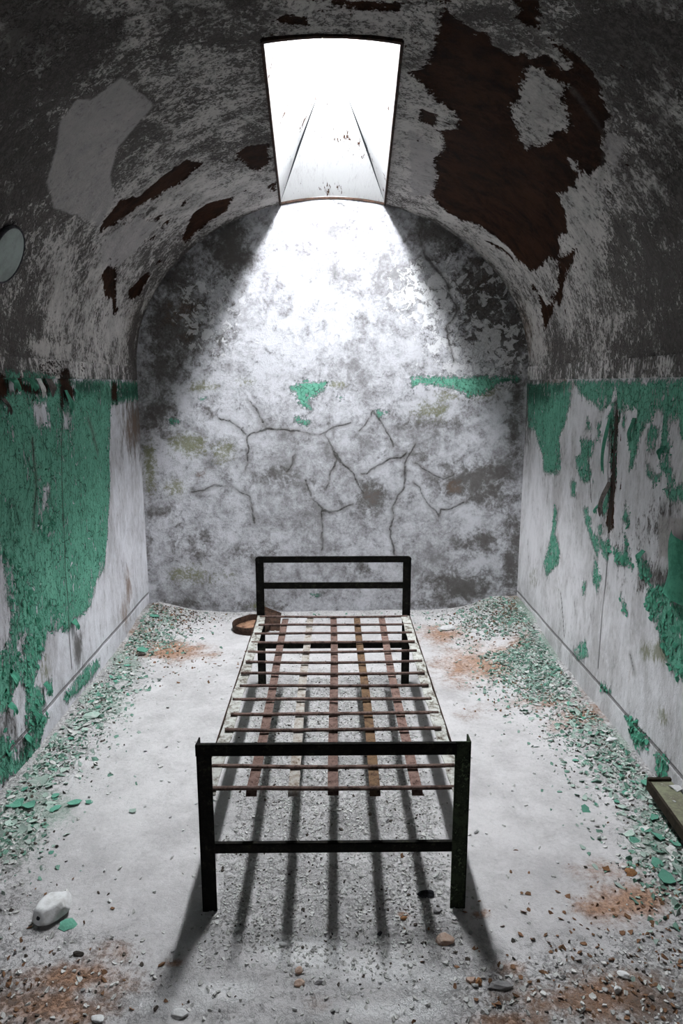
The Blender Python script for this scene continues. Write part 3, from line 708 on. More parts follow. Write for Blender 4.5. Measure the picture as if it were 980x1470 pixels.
a['dust'] = blobs(P2, [(440, 1365, 60, 24, 1), (540, 1390, 70, 24, 1), (320, 1420, 60, 18, .9), (560, 1450, 90, 18, .9), (620, 1400, 40, 20, .8), (250, 1440, 50, 14, .7)], cf)  # powder patches in front of the bed, whitened against the light falloff
a['moss'] = np.maximum(blobs(P2, [(790, 940, 30, 20, 1), (750, 900, 40, 30, .8), (700, 885, 40, 12, .6), (880, 1080, 40, 40, .7), (940, 1200, 50, 60, .8), (60, 1160, 60, 40, .8), (20, 1200, 60, 60, .7), (150, 1010, 40, 30, .8), (180, 960, 30, 30, .8), (240, 900, 20, 10, .7), (210, 950, 20, 10, .5)], cf), a['litter']*.25)
floor = struct(grid_obj('floor', np.stack([x, y, z], 1), len(xs), len(ys), M['floor'], a, flip=False))

# ------------------------------------------------------------------ flakes and crumbs
def flake_proto(name, mat, n=8, curl=.25, thick=.06, seed=0, size=1.0):
    r = random.Random(seed); bm = bmesh.new()
    ang = sorted([(i+r.uniform(-.35, .35))/n*2*math.pi for i in range(n)])
    rad = [r.uniform(.55, 1.0) for _ in range(n)]
    el = r.uniform(.55, .95); cx = r.uniform(-curl, curl); cy = r.uniform(.3, 1)*curl*r.choice((-1, 1)); c0 = r.uniform(-.1, .1)
    def h(x, y): return cx*x*x+cy*y*y+c0*x
    def ringv(k, dz): return [bm.verts.new((math.cos(t)*q_*k, math.sin(t)*q_*el*k, h(math.cos(t)*q_*k, math.sin(t)*q_*el*k)+dz)) for t, q_ in zip(ang, rad)]
    top = ringv(1, thick/2); mid = ringv(.55, thick/2); bot = ringv(1, -thick/2)
    c = bm.verts.new((0, 0, thick/2)); cb = bm.verts.new((0, 0, -thick/2))
    for i in range(n):
        j = (i+1) % n
        bm.faces.new((top[i], top[j], mid[j], mid[i])); bm.faces.new((mid[i], mid[j], c))
        bm.faces.new((top[j], top[i], bot[i], bot[j])); bm.faces.new((bot[j], bot[i], cb))
    me = bpy.data.meshes.new(name); bm.to_mesh(me); bm.free(); me.materials.append(mat)
    for p in me.polygons: p.use_smooth = False
    return me
def scatter_stuff(name, label, cat, mat, pts, sizes, nrm=None, tilt=.5, parent=None, n=6, thick=.08, flat=.7):
    """one mesh of many irregular flakes lying on given points"""
    pts = np.asarray(pts); N_ = len(pts); r = rng
    ang = (np.arange(n)[None]+r.uniform(-.4, .4, (N_, n)))/n*2*math.pi
    rad = r.uniform(.5, 1, (N_, n)); el = r.uniform(.45, 1, (N_, 1)); curl = r.uniform(-.35, .35, (N_, 1))
    lx = np.cos(ang)*rad; ly = np.sin(ang)*rad*el; lz = curl*lx*lx
    top = np.stack([lx, ly, lz+thick/2], -1); bot = np.stack([lx, ly, lz-thick/2], -1)
    L = np.concatenate([top, bot], 1)*np.asarray(sizes)[:, None, None]
    # basis
    if nrm is None: nrm = np.tile([0, 0, 1.0], (N_, 1))
    nn = nrm+r.normal(0, tilt*.5, (N_, 3)); nn /= np.linalg.norm(nn, axis=1)[:, None]
    t = r.normal(size=(N_, 3)); t -= nn*(t*nn).sum(1)[:, None]; t /= np.linalg.norm(t, axis=1)[:, None]
    bt = np.cross(nn, t)
    V = pts[:, None, :]+L[..., 0:1]*t[:, None]+L[..., 1:2]*bt[:, None]+L[..., 2:3]*nn[:, None]
    V = V.reshape(-1, 3)
    base = (np.arange(N_)*2*n)[:, None]
    me = bpy.data.meshes.new(name)
    faces = []
    tri = []
    for i in range(1, n-1):
        tri.append(base+np.array([[0, i, i+1]])); tri.append(base+np.array([[n, n+i+1, n+i]]))
    for i in range(n):
        j = (i+1) % n
        tri.append(base+np.array([[j, i, n+i]])); tri.append(base+np.array([[j, n+i, n+j]]))
    q_ = np.concatenate(tri, 0)
    o = np_mesh(name, V, q_, mat, None, parent, smooth=False)
    o['kind'] = 'stuff'
    if label: o['label'] = label
    if cat: o['category'] = cat
    return o
def sample_floor(nwant, dens, seed, box=(-1.185, 1.185, 1.3, 4.31)):
    r = np.random.RandomState(seed); out = []
    tot = 0
    while tot < nwant:
        x = r.uniform(box[0], box[1], 20000); y = r.uniform(box[2], box[3], 20000)
        k = r.uniform(size=20000) < dens(x, y); out.append(np.stack([x[k], y[k]], 1)); tot += k.sum()
    o = np.concatenate(out)[:nwant]
    return o
def g2(x, y, cx, cy, rx, ry): return np.exp(-((x-cx)/rx)**2-((y-cy)/ry)**2)
def dens_wall(x, y):
    p = np.stack([x, y, np.zeros_like(x)], 1); n = np.clip(.6+fbm(p, 4, 3, 71)*2.5, 0, 1)
    d = np.exp(-((x+W)/.17)**2)*.9+np.exp(-((W-x)/.20)**2)*.9+np.exp(-((YB-y)/.12)**2)*.15
    d += g2(x, y, 1.05, 3.55, .22, .45)*.8+g2(x, y, 1.0, 4.1, .25, .2)*.5+g2(x, y, -1.0, 3.9, .15, .2)*.5
    return np.clip(d*n*(.35+.65*np.clip((4.6-y)/2.5, 0, 1)+g2(x, y, 1.05, 3.55, .3, .5)*.5), 0, 1)
def to3(xy, lift=.002): return np.column_stack([xy, floor_h(xy[:, 0], xy[:, 1])+lift])

pg = sample_floor(9000, dens_wall, 1); sz = .004+.017*rng.uniform(0, 1, len(pg))**2
scatter_stuff('paint_flakes', 'small green paint flakes littering the floor along both walls', 'paint flakes', M['litter_green'], to3(pg[:4200]), sz[:4200], tilt=.95)
scatter_stuff('paint_flakes', 'small faded mint paint flakes littering the floor along both walls', 'paint flakes', M['flake_mint'], to3(pg[4200:]), sz[4200:], tilt=.95)
pg = sample_floor(5600, lambda x, y: np.clip(dens_wall(x, y)*.7+litter_w(x, y)**2*.35+.012, 0, 1), 2)
scatter_stuff('plaster_crumbs', 'pale grey plaster crumbs spread over the cell floor, thickest by the walls', 'rubble', M['flake_pale'], to3(pg), rng.uniform(.003, .011, len(pg)), tilt=.9, thick=.4)
pg = sample_floor(2200, lambda x, y: np.clip(dens_wall(x, y)*.8+litter_w(x, y)**2*.12+g2(x, y, -1.05, 4.15, .2, .2)+g2(x, y, 1.0, 4.1, .2, .2), 0, 1), 3)
scatter_stuff('dirt_crumbs', 'dark dirt crumbs mixed into the litter along the walls', 'rubble', M['flake_dark'], to3(pg), rng.uniform(.003, .010, len(pg)), tilt=1.0, thick=.4)
pg = sample_floor(1500, lambda x, y: np.clip(g2(x, y, -1.08, 4.2, .2, .22)+g2(x, y, 1.05, 4.05, .22, .22)+g2(x, y, .95, 3.2, .2, .25)*.35+g2(x, y, .9, 1.5, .4, .25)*.5+g2(x, y, -.9, 1.45, .3, .2)*.3+g2(x, y, -.9, 3.5, .4, .2)*.15, 0, 1), 4)
scatter_stuff('leaf_litter', 'brown crumbled leaf litter heaped in the far corners', 'leaf litter', M['flake_brown'], to3(pg), rng.uniform(.004, .013, len(pg)), tilt=.9)
# gravelly grit beneath the bed
def dens_bed(x, y):
    p = np.stack([x, y, np.zeros_like(x)], 1); n = np.clip(.7+fbm(p, 6, 3, 77)*2, 0, 1)
    return np.clip(np.exp(-(np.clip(np.abs(x)-.33, 0, 9)/.07)**2)*np.exp(-(np.clip(1.6-y, 0, 9)/.1)**2)*np.exp(-(np.clip(y-3.1, 0, 9)/.3)**2)*n, 0, 1)
pg = sample_floor(6500, dens_bed, 5)
scatter_stuff('plaster_crumbs', 'pale plaster crumbs covering the floor underneath the bed', 'rubble', M['flake_pale'], to3(pg, .001), rng.uniform(.003, .0085, len(pg)), tilt=.9, thick=.3)
pg = sample_floor(500, dens_bed, 6)
scatter_stuff('dirt_crumbs', 'dark gritty crumbs scattered on the floor underneath the bed', 'rubble', M['flake_dark'], to3(pg, .001), rng.uniform(.002, .005, len(pg)), tilt=.9, thick=.5)

# individual flakes, nearest and largest
protos = {k: [flake_proto('paint_flake', M[k], 8+i % 3, .3, .05, seed=i*7+len(k)) for i in range(6)] for k in ('flake_green', 'flake_mint', 'flake_pale')}
cnt = 0
def place_flakes(n, dens, seed, names, box, label_of, group_of, smin, smax, kind='paint_flake', cat='paint flake'):
    r = random.Random(seed); pts = sample_floor(n, dens, seed, box)
    for (x_, y_) in pts:
        k = r.choice(names); sc = r.uniform(smin, smax)
        o = bpy.data.objects.new(kind, protos[k][r.randrange(6)]); C.objects.link(o)
        o.location = (x_, y_, FH(x_, y_)+sc*.10+.002); o.scale = (sc, sc, sc)
        o.rotation_euler = (r.gauss(0, .22), r.gauss(0, .22), r.uniform(0, 6.28))
        tag(o, label_of(k), cat, group_of(k))
nm = {'flake_green': 'green', 'flake_mint': 'faded mint', 'flake_pale': 'pale grey'}
left_d = lambda x, y: np.clip(np.exp(-((x+1.2)/.15)**2)*np.clip((4.0-y)/1.2, 0, 1), 0, 1)
right_d = lambda x, y: np.clip(np.exp(-((1.2-x)/.17)**2)*np.clip((4.2-y)/1.5, 0.1, 1), 0, 1)
place_flakes(120, left_d, 11, ['flake_green', 'flake_mint', 'flake_mint', 'flake_pale'], (-1.17, -.75, 1.9, 4.1), lambda k: 'curled %s paint flake in the litter along the left wall' % nm[k], lambda k: '%s paint flakes along the left wall' % nm[k], .011, .026)
place_flakes(150, right_d, 12, ['flake_green', 'flake_mint', 'flake_mint', 'flake_pale'], (.72, 1.16, 1.9, 4.2), lambda k: 'curled %s paint flake in the litter along the right wall' % nm[k], lambda k: '%s paint flakes along the right wall' % nm[k], .011, .026)

# named lumps
def lump(name, mat, px, py, sx, sy, sz_, rz, label, cat, seed=0, rough=.35, group=None, sub=3, lift=0.0):
    x_, y_ = on_floor([(px, py)], .01)[0]
    bm = bmesh.new(); bmesh.ops.create_icosphere(bm, subdivisions=sub, radius=1)
    P = np.array([v.co[:] for v in bm.verts])
    r = np.random.RandomState(seed)
    # chip flat facets off the lump
    for k in range(9):
        d = r.normal(size=3); d /= np.linalg.norm(d); c = r.uniform(.55, .85)
        over = np.clip(P@d-c, 0, 9); P = P-over[:, None]*d
    P = P*(1+fbm(P+seed, 1.7, 3, seed)[:, None]*rough)
    P = P*np.array([sx, sy, sz_]); 
    for v, p in zip(bm.verts, P): v.co = p
    o = obj(name, bm, mat); o.location = (x_, y_, FH(x_, y_)+sz_*.55+lift); o.rotation_euler = (0, 0, rz)
    return tag(o, label, cat, group)
lump('plaster_chunk', M['stone'], 640, 902, .068, .045, .014, .1, 'flat white plaster chunk on the rusty floor right of the bed head', 'rubble', 3)
lump('plaster_chunk', M['pink'], 640, 1346, .028, .024, .012, .2, 'pinkish cream chunk on the floor just in front of the right foot post', 'rubble', 5)
lump('plaster_chunk', M['grey'], 716, 1412, .036, .012, .010, 0, 'elongated grey mortar lump at the edge of the orange rust stain', 'rubble', 6)
lump('brick_chip', M['pink'], 429, 1389, .012, .010, .008, .6, 'upper of two touching pink brick chips in front of the bed', 'rubble', 8)
lump('brick_chip', M['pink'], 430, 1407, .015, .010, .008, .2, 'lower of two touching pink brick chips in front of the bed', 'rubble', 9)
lump('cinder', M['coal'], 612, 1280, .026, .014, .012, .1, 'black cinder on the floor beside the right foot post', 'rubble', 10, .6)
lump('cinder', M['coal'], 545, 1336, .009, .007, .006, .1, 'tiny black cinder lying in front of the bed right of centre', 'rubble', 11, .6)
lump('brick_chip', M['leaf'], 580, 1313, .013, .008, .005, .1, 'small orange brick chip in front of the bed near the black cinder', 'rubble', 12)
lump('plaster_chunk', M['grey'], 628, 1302, .016, .012, .008, .1, 'small dull grey chunk between the black cinder and the right foot post', 'rubble', 13)
lump('plaster_chunk', M['stone'], 896, 1396, .019, .011, .007, -.5, 'white angular chip lying on the brown floor at lower right', 'rubble', 14)
lump('plaster_chunk', M['stone'], 886, 1416, .013, .011, .010, .7, 'pointed white lump with a dark side at lower right', 'rubble', 15)
lump('plaster_chunk', M['stone'], 408, 1352, .014, .009, .006, -.3, 'small white chip in the fading bed shadow', 'rubble', 16)
lump('plaster_chunk', M['stone'], 258, 1450, .024, .014, .007, -.3, 'flat white plaster chunk at the bottom edge, left of centre', 'rubble', 17)
lump('plaster_chunk', M['stone'], 140, 1456, .018, .012, .006, -.3, 'flat pale chunk on the brown floor at lower left', 'rubble', 18)
lump('dirt_clod', M['flake_dark'], 112, 1364, .016, .009, .006, -.3, 'dark dirt clod on the floor below the white shoe-shaped lump', 'rubble', 19)
lump('plaster_chunk', M['stone'], 660, 765+180, .012, .008, .006, .3, 'small white pebble in the rust stain right of the bed', 'rubble', 20)
lump('brick_chip', M['pink'], 676, 1402, .014, .010, .008, .2, 'cream and brown chip left of the elongated mortar lump', 'rubble', 21)
lump('brick_chip', M['leaf'], 687, 1406, .009, .011, .010, .2, 'small pointed brown chip touching the elongated mortar lump', 'rubble', 22)
lump('dirt_clod', M['flake_dark'], 202, 942, .030, .014, .012, .4, 'black clod at the foot of the left wall near the corner', 'rubble', 23)
lump('plaster_chunk', M['stone'], 878, 1072, .030, .014, .010, .1, 'white chunk among the green flakes near the right wall', 'rubble', 24)
lump('plaster_chunk', M['flake_mint'], 130, 1030, .045, .028, .010, .3, 'broad pale mint chunk lying near the left wall', 'rubble', 25)
lump('plaster_chunk', M['grey'], 458, 1405, .014, .006, .006, .1, 'thin grey chip right of the touching brick chips', 'rubble', 26)
# dozens of small pebbles
peb = []
for i in range(5):
    bm = bmesh.new(); bmesh.ops.create_icosphere(bm, subdivisions=2, radius=1); P = np.array([v.co[:] for v in bm.verts]); r_ = np.random.RandomState(i)
    for k in range(8):
        d = r_.normal(size=3); d /= np.linalg.norm(d); P = P-np.clip(P@d-.6, 0, 9)[:, None]*d
    P *= [1, .7, .45]
    for v, p in zip(bm.verts, P): v.co = p
    me = bpy.data.meshes.new('pebble'); bm.to_mesh(me); bm.free(); peb.append(me)
for key, lab in (('stone', 'white'), ('grey', 'grey'), ('pink', 'pinkish')):
    ms = []
    for me in peb: m2 = me.copy(); m2.materials.append(M[key]); ms.append(m2)
    rr = random.Random(len(key)*5)
    for (x_, y_) in sample_floor({'stone': 60, 'grey': 40, 'pink': 26}[key], lambda x, y: np.clip(litter_w(x, y)*.5+.12, 0, 1)*(1.8-y*.3), len(key)+40, (-1.0, 1.0, 1.38, 3.0)):
        o = bpy.data.objects.new('plaster_pebble', rr.choice(ms)); C.objects.link(o); sc = rr.uniform(.004, .0095)
        o.scale = (sc, sc, sc); o.location = (x_, y_, FH(x_, y_)+sc*.3); o.rotation_euler = (rr.uniform(-.3, .3), rr.uniform(-.3, .3), rr.uniform(0, 6))
        tag(o, '%s pebble of broken plaster on the dusty cell floor' % lab, 'pebble', '%s plaster pebbles on the floor' % lab)

# single curled flakes away from the walls
def big_flake(px, py, size, key, label, rz=0, tilt=(0, 0), seed=1, name='paint_flake', cat='paint flake'):
    x_, y_ = on_floor([(px, py)], .005)[0]
    me = flake_proto(name, M[key], 10, .35, .06, seed); o = bpy.data.objects.new(name, me); C.objects.link(o)
    o.scale = (size,)*3; o.location = (x_, y_, FH(x_, y_)+size*.14+.003); o.rotation_euler = (tilt[0], tilt[1], rz)
    return tag(o, label, cat)
big_flake(96, 1325, .030, 'flake_green', 'lone green paint flake below the white shoe-shaped lump', .2, (.1, 0), 3)
big_flake(108, 1152, .030, 'flake_green', 'bright green round flake nearest the middle of the floor at left', .5, (.1, 0), 4)
big_flake(79, 1160, .030, 'flake_green', 'large green flake beside the white crumbs left of the lone round flake', 1.5, (0, .1), 5)
big_flake(43, 1161, .030, 'flake_green', 'large green flake in the middle of the row by the left wall', 2.5, (0, .1), 6)
big_flake(21, 1162, .038, 'flake_green', 'large green flake touching the left wall base', 2.5, (0, .1), 7)
big_flake(128, 1150, .022, 'flake_green', 'small upturned green flake at the right end of the flake row', 1, (.3, .2), 8)
big_flake(190, 1163, .020, 'flake_mint', 'faint mint flake lying alone on the bare floor at left', 0, (0, 0), 9)
big_flake(60, 1126, .034, 'flake_mint', 'mint flake leaning in the heap by the left wall', 0, (.5, 0), 10)
big_flake(906, 1251, .028, 'leaf', 'curled dry brown leaf on the floor at right', .3, (.25, 0), 11, 'dry_leaf', 'leaf')
big_flake(899, 1094, .026, 'flake_green', 'bright green flake standing against the right wall base', 1.2, (.9, .2), 12)
big_flake(925, 1137, .030, 'flake_green', 'green flake just left of the old board corner', 1.2, (.2, .2), 13)
big_flake(945, 1205, .030, 'flake_green', 'green flake on the floor below the old board edge', .2, (.1, .2), 14)
big_flake(955, 1262, .036, 'flake_green', 'wide green flake at the right edge of the floor', .2, (.1, .1), 15)
big_flake(938, 1180, .026, 'flake_green', 'green flake between the old board and the brown leaf', .8, (.1, .1), 16)
big_flake(945, 1240, .032, 'flake_green', 'dark green flake above the wide green flake at the right edge', .8, (.3, .1), 17)
big_flake(205, 937, .040, 'flake_green', 'green flake leaning on the black clod at left', .8, (.5, .1), 18)
big_flake(222, 898, .045, 'flake_green', 'green flake on the heap in the far left corner', .8, (.2, .1), 19)
big_flake(870, 1247, .016, 'leaf', 'thin brown leaf sliver left of the curled leaf', .3, (.25, 0), 20, 'dry_leaf', 'leaf')

# white shoe-shaped lump with a hole (lower left)
def shoe_lump():
    x_, y_ = on_floor([(74, 1305)], .02)[0]
    root = empty('plaster_fragment', (x_, y_, FH(x_, y_)), R(48))
    root['label'] = 'white shoe-shaped plaster fragment with a dark hole, at lower left of the floor'; root['category'] = 'rubble'
    bm = bmesh.new(); bmesh.ops.create_icosphere(bm, subdivisions=4, radius=1)
    P = np.array([v.co[:] for v in bm.verts])
    t = P[:, 0]
    P[:, 1] *= .88+.22*np.clip(t, -1, 1)
    P[:, 2] = np.where(P[:, 2] > 0, P[:, 2]*(.55+.15*t), P[:, 2]*.30)
    P[:, 2] = np.minimum(P[:, 2], .42+.02*t)+.10*t*t
    for dx_, dy_, dz_, c_ in ((.15, .1, .98, .42), (-.2, -.75, .6, .62), (.7, -.5, .5, .70), (.75, .6, .2, .80), (-.6, .75, .2, .66), (-.85, -.2, .45, .72), (.1, -.98, -.1, .70)):
        d_ = np.array([dx_, dy_, dz_]); d_ /= np.linalg.norm(d_); P = P-np.clip(P@d_-c_, 0, 9)[:, None]*d_
    P *= np.array([.062, .054, .070])
    P += fbm(P*1.0, 30, 3, 2)[:, None]*.005
    for v, p in zip(bm.verts, P): v.co = p
    b_ = obj('lump', bm, M['stone'], root, True); b_.location = (0, 0, .020); b_.rotation_euler = (0, R(-6), 0)
    bm = bmesh.new(); bmesh.ops.create_cone(bm, cap_ends=True, segments=20, radius1=.0065, radius2=.0060, depth=.010)
    h_ = obj('hole', bm, M['coal'], root); h_.location = (-.041, -.012, .026); h_.rotation_euler = (R(12), R(-42), 0); h_['label'] = 'dark round hole'
shoe_lump()

# ------------------------------------------------------------------ curled paint still hanging on the walls
def wall_curl(side, px, py, length, width, mat, parent, seed=0, out=.03, twist=0.0, droop=1.0):
    """strip of paint attached at its top edge, curling away from the wall"""
    yy, zz = on_side(side, [(px, py)])[0]
    r = random.Random(seed); bm = bmesh.new(); nu, nv = 7, 12; th = .0012
    rows = []
    for layer in (0, 1):
        grid = []
        for j in range(nv+1):
            t = j/nv; row = []
            wd = width*(1-.55*t**1.5)*(1+.15*math.sin(t*9+seed))
            for i in range(nu+1):
                u = i/nu-.5
                inward = .004+out*math.sin(t*math.pi*.75*droop)**1.3*(1+.3*u)+layer*th+.006*abs(u)*t*2
                row.append(bm.verts.new((side*(W-inward), yy+u*wd+twist*t*length, zz-length*t*(1-.12*t)+.01*math.sin(u*9+seed)*(t))))
            grid.append(row)
        rows.append(grid)
    for L_ in (0, 1):
        for j in range(nv):
            for i in range(nu):
                q_ = (rows[L_][j][i], rows[L_][j][i+1], rows[L_][j+1][i+1], rows[L_][j+1][i]); bm.faces.new(q_ if L_ else q_[::-1])
    for j in range(nv):
        for i in (0, nu): bm.faces.new((rows[0][j][i], rows[0][j+1][i], rows[1][j+1][i], rows[1][j][i]))
    for i in range(nu): bm.faces.new((rows[0][nv][i], rows[0][nv][i+1], rows[1][nv][i+1], rows[1][nv][i]))
    o = obj('paint_curl', bm, mat, parent, True); return o
GR, PL, DK = M['flake_green'], M['flake_pale'], M['flake_dark']
M['curl_grey'] = simple('hanging_dirty_limewash', (.16, .14, .13), (.07, .06, .055), 20, None, .9, .001)
M['curl_green'] = simple('hanging_green_paint', (.075, .27, .18), (.04, .17, .11), 20, None, .8, .001)
for i, (px, py, L_, w_, m_, o_) in enumerate([(14, 541, .055, .07, 'curl_green', .018), (38, 541, .055, .08, 'curl_green', .022), (53, 542, .085, .04, 'flake_pale', .016), (68, 543, .080, .07, 'curl_grey', .014),
                                             (93, 560, .12, .035, 'curl_green', .02), (106, 558, .06, .03, 'curl_green', .016), (3, 572, .06, .035, 'curl_grey', .018),
                                             (104, 890, .05, .05, 'curl_green', .015), (63, 980, .06, .03, 'curl_green', .016), (48, 1022, .05, .03, 'curl_green', .018), (15, 965, .06, .035, 'curl_green', .018),
                                             (35, 1055, .05, .03, 'curl_green', .018), (12, 1010, .05, .035, 'curl_green', .018)]):
    wall_curl(-1, px, py, L_, w_, M[m_], wall_left, i, o_, 0)
for i, (px, py, L_, w_, m_, o_) in enumerate([(878, 592, .30, .030, 'curl_green', .020), (876, 692, .17, .040, 'curl_grey', .030), (862, 724, .04, .03, 'curl_green', .018), (912, 600, .10, .03, 'curl_green', .014),
                                             (925, 790, .05, .03, 'curl_green', .018), (955, 640, .05, .03, 'curl_green', .016)]):
    wall_curl(1, px, py, L_, w_, M[m_], wall_right, i+30, o_, 0)
# the big flap of green paint at the right edge
def flap():
    yy, zz = on_side(1, [(985, 818)])[0]
    bm = bmesh.new(); nv, nu = 10, 8; G_ = []
    for L_ in (0, 1):
        g_ = []
        for j in range(nv+1):
            t = j/nv
            g_.append([bm.verts.new((W-.006-.030*(math.sin((i/nu)*math.pi*.9)+.2*t)-L_*.0015, yy+.02+(i/nu-.5)*.15+.012*math.sin(t*7), zz+.10-.22*t+.02*(i/nu))) for i in range(nu+1)])
        G_.append(g_)
    for L_ in (0, 1):
        for j in range(nv):
            for i in range(nu): bm.faces.new((G_[L_][j][i], G_[L_][j][i+1], G_[L_][j+1][i+1], G_[L_][j+1][i]))
    for j in range(nv):
        for i in (0, nu): bm.faces.new((G_[0][j][i], G_[0][j+1][i], G_[1][j+1][i], G_[1][j][i]))
    for i in range(nu):
        for j in (0, nv): bm.faces.new((G_[0][j][i], G_[0][j][i+1], G_[1][j][i+1], G_[1][j][i]))
    obj('paint_flap', bm, M['curl_green'], wall_right, True)
flap()
# tiny lifted scales where the green paint ends
def wall_scales(side, Pw, aw, parent, n, mat, lo, hi, zr, name, seed, smin=.003, smax=.008, attr='green'):
    r = np.random.RandomState(seed)
    k = np.where((aw[attr] > lo) & (aw[attr] < hi) & (Pw[:, 2] > zr[0]) & (Pw[:, 2] < zr[1]) & (Pw[:, 1] > 1.9) & (Pw[:, 1] < YB-.04))[0]
    if len(k) == 0: return
    k = r.choice(k, min(n, len(k)), replace=False); p = Pw[k].copy(); p[:, 0] -= side*.002; p[:, 1] += r.uniform(-.007, .007, len(k)); p[:, 2] += r.uniform(-.007, .007, len(k))
    scatter_stuff(name, None, None, mat, p, r.uniform(smin, smax, len(k)), nrm=np.tile([-side*1.0, 0, .25], (len(k), 1)), tilt=.6, parent=parent)
wall_scales(-1, WL, AL, wall_left, 1500, M['curl_green'], -.012, .10, (.05, 1.5), 'lifted_paint', 1)
wall_scales(1, WR, AR, wall_right, 1500, M['curl_green'], -.010, .04, (.05, 1.5), 'lifted_paint', 2)
for sd, Pw, aw, par, lo_ in ((-1, WL, AL, wall_left, 2.9), (1, WR, AR, wall_right, 2.9)):
    sel = dict(green=np.where(((Pw[:, 1] < 2.95) & (Pw[:, 2] < .95)), aw['green'], -1.0))
    wall_scales(sd, Pw, sel, par, 420, M['curl_green'], -.01, .12, (.02, 1.1), 'lifted_paint', 9, .008, .020)
    wall_scales(sd, Pw, aw, par, 900, M['curl_grey'], -.02, .3, (1.53, 1.6), 'lifted_limewash', 5, .003, .009, attr='mold_shade')

# ------------------------------------------------------------------ the bed
BX = .0; YFOOT, YHEAD = 1.735, 3.235; HW = .381; T = .040
bed = empty('bed_frame', (BX, (YFOOT+YHEAD)/2, 0))
tag(bed, 'bare black iron bed frame with rusty woven straps, standing alone in mid floor', 'bed')
yc = (YFOOT+YHEAD)/2
def bpart(name, bm, mat, smooth=False, label=None, parent=None):
    o = obj(name, bm, mat, parent or bed, smooth)
    if label: o['label'] = label
    return o
def angle_iron_v(x, y, z0, z1, sx, sy, t=.005, w=T, cut=True):
    """upright angle iron: one leaf across the bed (facing along y), one leaf along y; sx: side the outer corner is on; sy: outward y"""
    bm = bmesh.new()
    xo = x; xi = x-sx*w
    add_box(bm, min(xo, xi), max(xo, xi), min(y, y-sy*t)-yc, max(y, y-sy*t)-yc, z0, z1, .001)
    add_box(bm, min(xo, xo-sx*t), max(xo, xo-sx*t), min(y, y-sy*w)-yc, max(y, y-sy*w)-yc, z0, z1, .001)
    return bm
def rail_x(x0, x1, y, z, sy, w=.034, t=.004, d=.014):
    """horizontal angle iron across the bed: upright leaf on the outside and a flat leaf pointing inwards on top"""
    bm = bmesh.new()
    add_box(bm, x0, x1, min(y, y-sy*t)-yc, max(y, y-sy*t)-yc, z-w, z, .001)
    add_box(bm, x0, x1, min(y, y-sy*d)-yc, max(y, y-sy*d)-yc, z-t, z, .001)
    return bm
ZFT, ZHT = .520, .668
zf = lambda x, y: FH(x, y)-.012
# foot end (outward = -y)
bpart('leg', angle_iron_v(-HW, YFOOT, zf(-HW, YFOOT), ZFT, -1, -1, w=.042), M['black'], label='left foot post, nearly black')
bpart('leg', angle_iron_v(HW, YFOOT, zf(HW, YFOOT), ZFT+.004, 1, -1, w=.044), M['lichen'], label='right foot post with remains of green paint')
bpart('foot_rail', rail_x(-HW-.001, HW-.04, YFOOT-.004, ZFT+.001, -1, .034), M['black'])
bpart('foot_rail', rail_x(-HW+.006, HW-.03, YFOOT+.006, .208, -1, .030), M['black'])
# head end (outward = +y)
hl = angle_iron_v(-HW, YHEAD, zf(-HW, YHEAD), ZHT-.012, -1, -1, w=.040); bpart('leg', hl, M['black'])
hr = angle_iron_v(HW, YHEAD, zf(HW, YHEAD), ZHT-.012, 1, -1, w=.040); bpart('leg', hr, M['black'])
bm = rail_x(-HW+.012, HW-.012, YHEAD-.003, ZHT, -1, .030)
for sx in (-1, 1):                       # rounded corners of the head rail
    segs = 6; c = Vector((sx*(HW-.014), 0, ZHT-.014)); rr = .0145
    front = [bm.verts.new((c.x, YHEAD-.008-yc, c.z-.018))]; back = [bm.verts.new((c.x, YHEAD+.003-yc, c.z-.018))]
    for i in range(segs+1):
        an = math.pi/2*i/segs; px_, pz_ = c.x+sx*rr*math.sin(an), c.z+rr*math.cos(an)
        front.append(bm.verts.new((px_, YHEAD-.008-yc, pz_))); back.append(bm.verts.new((px_, YHEAD+.003-yc, pz_)))
    bm.faces.new(front); bm.faces.new(back[::-1])
    for i in range(len(front)): j = (i+1) % len(front); bm.faces.new((front[i], back[i], back[j], front[j]))
bpart('head_rail', bm, M['black'])
bpart('head_rail', rail_x(-HW+.035, HW-.035, YHEAD-.001, .535, -1, .030), M['black'])
bpart('head_rail', rail_x(-HW+.01, HW-.01, YHEAD+.004, .222, -1, .030), M['black'])
